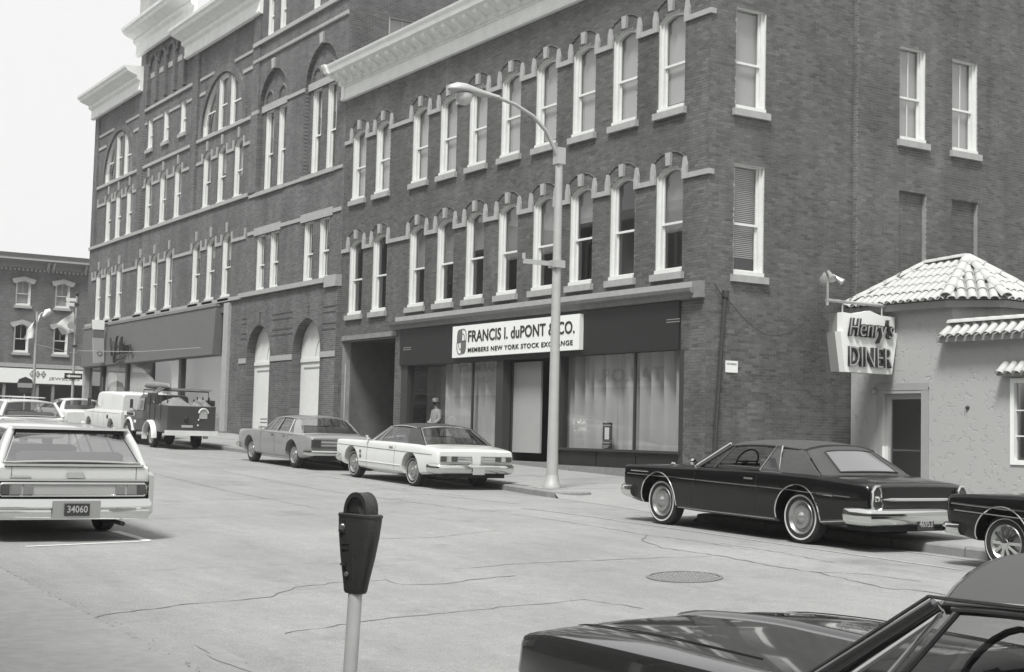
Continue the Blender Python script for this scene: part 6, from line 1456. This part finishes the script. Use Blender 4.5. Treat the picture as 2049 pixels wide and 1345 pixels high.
obj('disc', MB().lathe([(0, .03), (.46, .03), (.46, 0), (0, 0)], 8, (-78.3, -2.36, 3.9), 'x'), 'ink', pO); obj('bar', MB().box(-78.27, -78.25, -2.75, -1.98, 3.78, 4.02), 'blind_grey', pO); obj('post', MB().tube([(-78.33, -2.36, 2.2), (-78.33, -2.36, 4.2)], .04, 6), 'pole_grey', pO)
def flag(name, label, y, z, pts, ph):
    f = thing(name, label, 'flag', (-78.45, y, z-1)); n = 8; G = []
    (a, b, c_, d) = [Vector((-78.45, p, q)) for p, q in pts]
    for i in range(n+1):
        G.append([a.lerp(b, i/n).lerp(d.lerp(c_, i/n), j/n)+Vector((.12*math.sin(i*.9+j*.5+ph), .03*math.sin(j*1.1+ph), 0)) for j in range(n+1)])
    v = MB().loft([r_ for r_ in G], False); back = [[p+Vector((-.008, 0, 0)) for p in r_] for r_ in G]; v.loft(back, False); obj('cloth', v, 'flag_cloth', f, 60); return f
F1 = flag('pole_flag', 'white flag with dark emblem hanging from the thin corner pole', .1, 7, [(.03, 8.0), (-.85, 7.3), (-.48, 6.72), (.22, 6.95)], .5)
obj('emblem', MB().lathe([(0, .02), (.2, .02), (.2, 0)], 10, (-78.25, -.1, 7.25), 'x'), 'panel_grey', F1); obj('staff', MB().tube([(-78.5, .22, 6.4), (-78.45, -.02, 8.15)], .018, 6), 'pole_grey', F1)
flag('pole_flag', 'limp pale flag on the lamp pole at the left edge', -1.9, 6.8, [(-1.75, 7.75), (-2.1, 7.3), (-2.55, 6.35), (-1.85, 6.5)], 1.7)
wr = thing('span_wire', 'thin pale wire strung across the far facade', 'wire', (-70, -1.5, 6)); obj('strand', MB().tube([(-78.5, -1.86, 6.15), (-78.5, .2, 5.75), (-72.5, -1.2, 5.6), (-66, -1.7, 5.3), (-60, -2.0, 5.05), (-52, -2.2, 4.9)], .016, 5), 'pole_grey', wr)
hy = thing('hydrant', 'small dark standpipe on the far pavement by the pilaster', 'standpipe', (-54.4, -.9, gz(-54.4)+.1)); b0 = gz(-54.4)+.1
obj('barrel', MB().lathe([(.14, b0), (.14, b0+.05), (.1, b0+.08), (.1, b0+.45), (.13, b0+.47), (.12, b0+.56), (.04, b0+.64), (0, b0+.66)], 12, (-54.4, -.9, 0)), 'dark_trim', hy, 40); obj('outlet', MB().tube([(-54.4, -.9, b0+.36), (-54.4, -1.08, b0+.36)], .05, 8), 'dark_trim', hy)
# ================================================================ man in a cap standing inside the left shop window
px, py, pz = -38.43, .52, 1.15
PE = thing('person', 'person in a cap and pale shirt standing inside the left shop window', 'person', (px, py, pz))
V = [(0,0,.92,.15,.11),(0,0,1.1,.15,.11),(0,0,1.3,.17,.12),(0,.0,1.43,.12,.09),(0,-.01,1.5,.055,.055),(0,-.03,1.6,.075,.09),(0,-.03,1.7,.07,.085),
     (.18,0,1.4,.065,.065),(.25,-.02,1.14,.045,.045),(.17,-.18,1.0,.036,.036),(.1,-.24,1.02,.035,.02),(-.18,0,1.4,.065,.065),(-.25,-.02,1.14,.045,.045),(-.17,-.18,1.0,.036,.036),(-.1,-.24,1.02,.035,.02),
     (.1,0,.85,.085,.085),(.11,0,.47,.06,.06),(.11,.02,.07,.042,.042),(.12,-.14,.04,.04,.03),(-.1,0,.85,.085,.085),(-.11,0,.47,.06,.06),(-.11,.02,.07,.042,.042),(-.12,-.14,.04,.04,.03)]
Ed = [(0,1),(1,2),(2,3),(3,4),(4,5),(5,6),(2,7),(7,8),(8,9),(9,10),(2,11),(11,12),(12,13),(13,14),(0,15),(15,16),(16,17),(17,18),(0,19),(19,20),(20,21),(21,22)]
for sg, b in ((1, 10), (-1, 14)):
    for k in range(5):
        i0 = len(V); bx, by, bz = V[b][0]-sg*.02, V[b][1], V[b][2]-.03+.02*k
        V.append((bx-sg*.04, by-.03+(.02 if k == 4 else 0), bz, .011, .011)); V.append((bx-sg*.07, by-.02, bz-.008, .009, .009)); Ed += [(b, i0), (i0, i0+1)]
me = bpy.data.meshes.new('body'); me.from_pydata([v[:3] for v in V], Ed, [])
bo = bpy.data.objects.new('body', me); COL.objects.link(bo); md = bo.modifiers.new('s', 'SKIN'); md.use_smooth_shade = True
for i, v in enumerate(V): me.skin_vertices[0].data[i].radius = v[3:5]
me.skin_vertices[0].data[0].use_root = True
md = bo.modifiers.new('u', 'SUBSURF'); md.levels = 2; md.render_levels = 2
bpy.context.view_layer.update(); m2 = bpy.data.meshes.new_from_object(bo.evaluated_get(bpy.context.evaluated_depsgraph_get())); bpy.data.objects.remove(bo)
m2.materials.clear(); m2.materials.append(MATS['skin']); m2.polygons.foreach_set('use_smooth', [True]*len(m2.polygons)); link('body', m2, PE, True)
def shell(z0, z1, grow, mt, nm):
    bm = bmesh.new(); bm.from_mesh(m2); bm.normal_update()
    for v in bm.verts: v.co += v.normal*grow
    bmesh.ops.delete(bm, geom=[f for f in bm.faces if not (z0 < f.calc_center_median().z < z1)], context='FACES')
    q = bpy.data.meshes.new(nm); bm.to_mesh(q); bm.free(); q.materials.clear(); q.materials.append(MATS[mt]); link(nm, q, PE, True)
shell(1.04, 1.47, .014, 'cloth_light', 'shirt'); shell(.08, 1.03, .012, 'cloth_dark', 'trousers')
obj('cap', MB().lathe([(.098, 1.68), (.104, 1.72), (.1, 1.78), (.06, 1.81), (0, 1.815)], 18, (0, -.03, 0)).add([(x, y, 1.69) for x, y in ((-.08, -.1), (.08, -.1), (.07, -.2), (-.07, -.2))], [(0, 1, 2, 3)]), 'cloth_light', PE, 50, True)
obj('hair', MB().lathe([(.088, 1.58), (.096, 1.64), (.098, 1.69)], 18, (0, -.015, 0)), 'hair_dark', PE, 50, True)
obj('nose', MB().lathe([(0, -.03), (.014, -.01), (.018, .01)], 8, (0, -.125, 1.6), 'y'), 'skin', PE, 50, True)
for sg in (1, -1): obj('eye', MB().lathe([(0, -.012), (.011, -.006), (.012, .01)], 8, (sg*.03, -.112, 1.635), 'y'), 'hair_dark', PE, 50, True); obj('ear', MB().lathe([(0, -.02), (.02, -.01), (.02, .01), (0, .02)], 8, (sg*.082, -.02, 1.61), 'x'), 'skin', PE, 50, True)
obj('mouth', MB().box(-.02, .02, -.118, -.105, 1.553, 1.56), 'hair_dark', PE, None, True)
# ================================================================ thin haze volume, added to lighten the far buildings
hz = obj('haze', MB().box(-152, 72, -132, 132, -4.5, 24.5), 'ink', kind='stuff', label='thin pale haze filling the street air', cat='haze')
hm = bpy.data.materials.new('haze'); hm.use_nodes = True; n_ = hm.node_tree; n_.nodes.clear()
pv = n_.nodes.new('ShaderNodeVolumePrincipled'); pv.inputs['Color'].default_value = (.95, .95, .94, 1); pv.inputs['Density'].default_value = .0008; pv.inputs['Anisotropy'].default_value = .2
oo = n_.nodes.new('ShaderNodeOutputMaterial'); n_.links.new(pv.outputs[0], oo.inputs['Volume']); hz.data.materials.clear(); hz.data.materials.append(hm)
